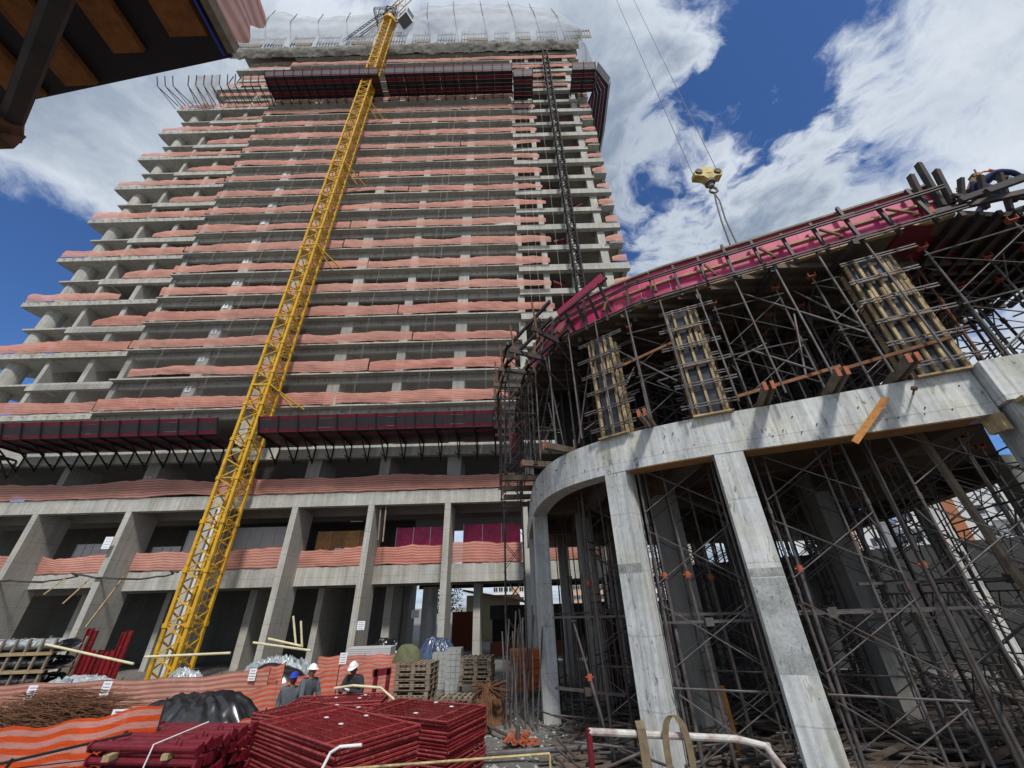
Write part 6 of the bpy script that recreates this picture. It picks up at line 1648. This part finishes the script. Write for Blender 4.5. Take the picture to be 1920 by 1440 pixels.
    for s_ in ('l', 'r'):
        a = V(J['an' + s_]); t = V(J['to' + s_]); q = MB(); q.path([a + V((0, 0, .08)), a, a.lerp(t, .5) - V((0, 0, .02)), t], .055, 10); q.build('boot', 'boot', root, smooth=True, local=True)
        if gloves:
            w = V(J['wr' + s_]); e = V(J['el' + s_]); d = (w - e).normalized(); q = MB(); q.tube(w - d * .04, w + d * .11, .042, 10, .036); q.build('glove', gloves, root, smooth=True, local=True)
    return root
def standing(lean=0, look=(0, -1, 0), L=None, R=None, headtilt=0.0):
    J = dict(pelvis=(0, 0, .95), waist=(0, -.01 - lean * .3, 1.12), chest=(0, -lean, 1.35), neck=(0, -lean * 1.25, 1.5), head0=(0, -lean * 1.35 - headtilt * .3, 1.56), head1=(0, -lean * 1.4 - headtilt, 1.69),
             shl=(-.2, -lean, 1.41), ell=(-.26, -lean + .02, 1.14), wrl=(-.24, -lean - .12, .92), shr=(.2, -lean, 1.41), elr=(.26, -lean + .02, 1.14), wrr=(.24, -lean - .12, .92),
             hpl=(-.1, 0, .9), knl=(-.12, -.03, .5), anl=(-.12, 0, .1), tol=(-.13, -.17, .05), hpr=(.1, 0, .9), knr=(.12, -.03, .5), anr=(.12, 0, .1), tor=(.13, -.17, .05), face=look)
    if L: J['ell'], J['wrl'] = L
    if R: J['elr'], J['wrr'] = R
    return J
person('man in blue helmet and grey sweatshirt standing left of the other workers', (-6.12, 12.9, -3.22), .25, standing(0, (.1, -1, -.25)), 'grey_cloth', 'grey_cloth', 'helmet_blue')
person('man in white helmet and grey sweatshirt facing right over the frames', (-5.58, 12.6, -3.02), 1.15, standing(.06, (0, -1, -.3), ((-.3, -.2, 1.1), (-.16, -.45, 1.12)), ((.28, -.15, 1.1), (.12, -.42, 1.08))), 'grey_cloth', 'grey_cloth', 'helmet_white')
w3 = person('man in white helmet and dark jacket looking down at his gloved hands', (-4.33, 12.7, -2.98), -.25, standing(.14, (0, -1, -1.0), ((-.32, -.2, 1.12), (-.12, -.42, 1.2)), ((.32, -.2, 1.12), (.04, -.42, 1.2)), .07), 'dark_cloth', 'dark_cloth', 'helmet_white', 'white_paint')
q = MB(); q.tube((0, -.13, 1.46), (0, -.2, 1.34), .07, 10, .05); q.build('red_collar', 'red_cloth', w3, local=True)
# the worker bending over on the upper deck
J = dict(pelvis=(0, 0, .78), waist=(.12, 0, .93), chest=(.38, 0, 1.03), neck=(.55, 0, 1.02), head0=(.62, 0, .98), head1=(.73, 0, .93), shl=(.42, .2, 1.02), ell=(.52, .26, .75), wrl=(.62, .22, .52), shr=(.42, -.2, 1.02), elr=(.62, -.26, .82), wrr=(.78, -.2, .6),
         hpl=(0, .1, .74), knl=(.12, .16, .40), anl=(-.18, .18, .10), tol=(-.02, .18, .05), hpr=(0, -.1, .74), knr=(.3, -.12, .45), anr=(.22, -.12, .08), tor=(.38, -.12, .04), face=(.4, 0, -1))
w4 = person('man in navy overalls and harness bending over on the upper deck', (11.72, 6.1, 7.98), -.25, J, 'navy_cloth', 'navy_cloth', 'helmet_white')
q = MB(); q.path([(-.05, -.17, .86), (.02, -.19, .80), (.1, -.17, .86)], .03, 6); q.tube((0, -.18, .82), (0, .18, .82), .03, 8); q.build('orange_belt', 'harness_orange', w4, local=True)
q = MB(); q.path([(.15, -.13, 1.1), (.35, -.1, 1.21), (.5, -.12, 1.15)], .022, 6); q.path([(.15, .13, 1.1), (.35, .1, 1.21), (.5, .12, 1.15)], .022, 6); q.path([(.42, -.16, 1.18), (.5, -.2, 1.0), (.46, -.17, .88)], .022, 6); q.build('harness', 'harness_orange', w4, local=True)
q = MB(); q.tube((-.14, -.05, .72), (.16, -.05, 1.12), .07, 8); q.box(.1, .25, -.13, .03, 1.1, 1.2); q.tube((.25, -.05, 1.18), (.3, -.05, 1.4), .02, 6); q.path([(-.15, 0, .85), (-.28, 0, .95), (-.33, 0, .82), (-.22, 0, .72)], .015, 6); q.build('tool_bag', 'strap_web', w4, local=True)
q = MB(); q.path([(-.2, 0, .8), (-.5, .1, .45), (-.8, .2, .1)], .012, 5); q.build('lanyard', 'cable', w4, local=True)

# ================================================================ surroundings
rw = thing('retaining_wall', 'dark rough concrete retaining wall behind the right-hand shoring', 'wall', (19, 20, GZ))
for i in range(6):
    x0, x1 = 9.9 + i * 3.2, 13.1 + i * 3.2; q = MB()
    y0, y1 = 25.6 - i * 1.0, 24.6 - i * 1.0
    q.v = [(x0, y0, GZ), (x1 - .03, y1, GZ), (x1 - .03, y1, 1.9 + .12 * i), (x0, y0, 1.8 + .12 * i), (x0, y0 + .4, GZ), (x1 - .03, y1 + .4, GZ), (x1 - .03, y1 + .4, 1.9 + .12 * i), (x0, y0 + .4, 1.8 + .12 * i)]
    q.f = [(0, 1, 2, 3), (7, 6, 5, 4), (0, 4, 5, 1), (1, 5, 6, 2), (2, 6, 7, 3), (3, 7, 4, 0)]
    q.build('wall_bay', 'rough_wall', rw)
q = MB(); q.v = [(27, 20.5, GZ), (20.5, 6, GZ), (20.5, 6, 2.0), (27, 20.5, 2.4), (27.4, 20.5, GZ), (20.9, 6, GZ), (20.9, 6, 2.0), (27.4, 20.5, 2.4)]; q.f = [(0, 1, 2, 3), (7, 6, 5, 4), (3, 2, 6, 7), (0, 4, 5, 1)]; q.build('wall_bay', 'rough_wall', rw)
def apart(label, x, y, w, d, z1, wall, accent, rz=0.0, fl=3.0, nwin=5, balc=True, grp='apartment blocks behind the site'):
    root = thing('apartment_building', label, 'building', (x, y, GZ), rz, grp)
    H = z1 - GZ; q = MB(); q.box(-w / 2, w / 2, 0, d, 0, H); q.build('wall', wall, root, local=True)
    q = MB(); q.box(-w / 2 + w * .42, -w / 2 + w * .56, -.12, 0, 0, H + .5); q.build('accent_strip', accent, root, local=True)
    wm = MB(); wm.box(-.7, .7, -.06, 0, 0, 1.3); wme = wm.mesh('window', 'window_glass'); fm = MB(); fm.box(-.8, .8, -.09, -.061, -.1, 0); fm.box(-.04, .04, -.09, -.061, 0, 1.3); fme = fm.mesh('window_frame', 'white_wall')
    bmx = MB(); bmx.box(-1.6, 1.6, -1.2, 0, 0, .12); bmx.box(-1.6, 1.6, -1.2, -1.1, .12, 1.0); bme = bmx.mesh('balcony', wall)
    for k in range(int(H / fl)):
        for i in range(nwin):
            xx = -w / 2 + w * (i + .5) / nwin
            if abs(xx - (-w / 2 + w * .49)) < w * .09: continue
            wo_ = inst('window', wme, root, (xx, 0, k * fl + 1.1)); inst('window_frame', fme, wo_)
            if balc and i % 2 == 0: inst('balcony', bme, root, (xx, 0, k * fl))
    q = MB(); q.box(-w / 2 - .3, w / 2 + .3, -.3, d + .3, H, H + .35); q.build('roof_edge', 'white_wall', root, local=True)
    q = MB(); q.box(-w / 4, w / 6, d * .2, d * .7, H + .35, H + 3.2); q.build('roof_tank', accent, root, local=True)
apart('white apartment block with orange stripe seen through right-hand shoring', 67, 62, 13, 12, 14.5, 'white_wall', 'orange_wall', -.75)
apart('peach and white apartment block behind the striped one at right', 76, 70, 12, 12, 18.5, 'peach_wall', 'white_wall', -.75)
apart('terracotta apartment block at the far right edge under blue sky', 80, 62, 12, 12, 16.5, 'orange_wall', 'white_wall', -.8, balc=False)
apart('long white apartment block low behind the retaining wall', 58, 72, 16, 10, 10.5, 'white_wall', 'peach_wall', -.6, balc=False)
apart('distant white tower block seen under the podium by scaffold tower', -.5, 150, 16, 14, 13, 'white_wall', 'peach_wall', 0, nwin=9, balc=False)
apart('distant pale tower block framed by the first bay of pavilion', 26, 150, 14, 14, 16, 'peach_wall', 'white_wall', 0, nwin=9, balc=False)
apart('distant white tower block right of the framed pale one', 44, 150, 12, 14, 13, 'white_wall', 'peach_wall', 0, nwin=9, balc=False)
hs_ = thing('house', 'small cream house with tiled roof behind the open ground floor', 'house', (-3.2, 48, GZ))
q = MB(); q.box(-5.6, .2, 48, 55, GZ, 1.0); q.prism([(-5.6, 47.9), (.2, 47.9), (.2, 48), (-5.6, 48)], -5, -4); q.build('wall', 'cream_wall', hs_)
q = MB(); q.v = [(-6, 47.4, 1.4), (.8, 47.4, .2), (.8, 55.4, .2), (-6, 55.4, 1.4), (-6, 47.4, 1.6), (.8, 47.4, .4), (.8, 55.4, .4), (-6, 55.4, 1.6)]; q.f = [(0, 3, 2, 1), (4, 5, 6, 7), (0, 1, 5, 4), (1, 2, 6, 5)]; q.build('roof', 'roof_tile', hs_)
q = MB(); q.box(-2.0, -.9, 47.95, 48, -1.5, -.4); wi = q.build('window', 'window_glass', hs_)
q = MB(); q.box(-2.05, -1.45, 47.9, 47.94, -1.5, -.4); q.build('shutter', 'white_wall', wi)
tr = thing('garden_tree', 'sparse dark tree glimpsed beyond the open ground floor', 'tree', (-7.8, 46, GZ))
q = MB(); q.tube((-7.8, 46, GZ), (-7.7, 46, 0), .16, 8, .09)
random.seed(2)
for i in range(14): a = random.uniform(0, 6.28); q.tube((-7.7, 46, random.uniform(-1.4, 0)), (-7.7 + math.cos(a) * 1.6, 46 + math.sin(a), random.uniform(.3, 2.2)), .04, 5, .012)
q.build('trunk', 'old_plank', tr)
q = MB()
for i in range(1500):
    a = random.uniform(0, 6.28); r = random.uniform(.2, 2.0); x = -7.7 + math.cos(a) * r; y = 46 + math.sin(a) * r; z = random.uniform(-.6, 2.6); s = .1
    q.quad((x, y, z), (x + s, y + random.uniform(-s, s), z + s * .4), (x + s * .3, y, z + s), (x - s * .4, y, z + s * .5))
q.build('crown', 'leaf', tr)
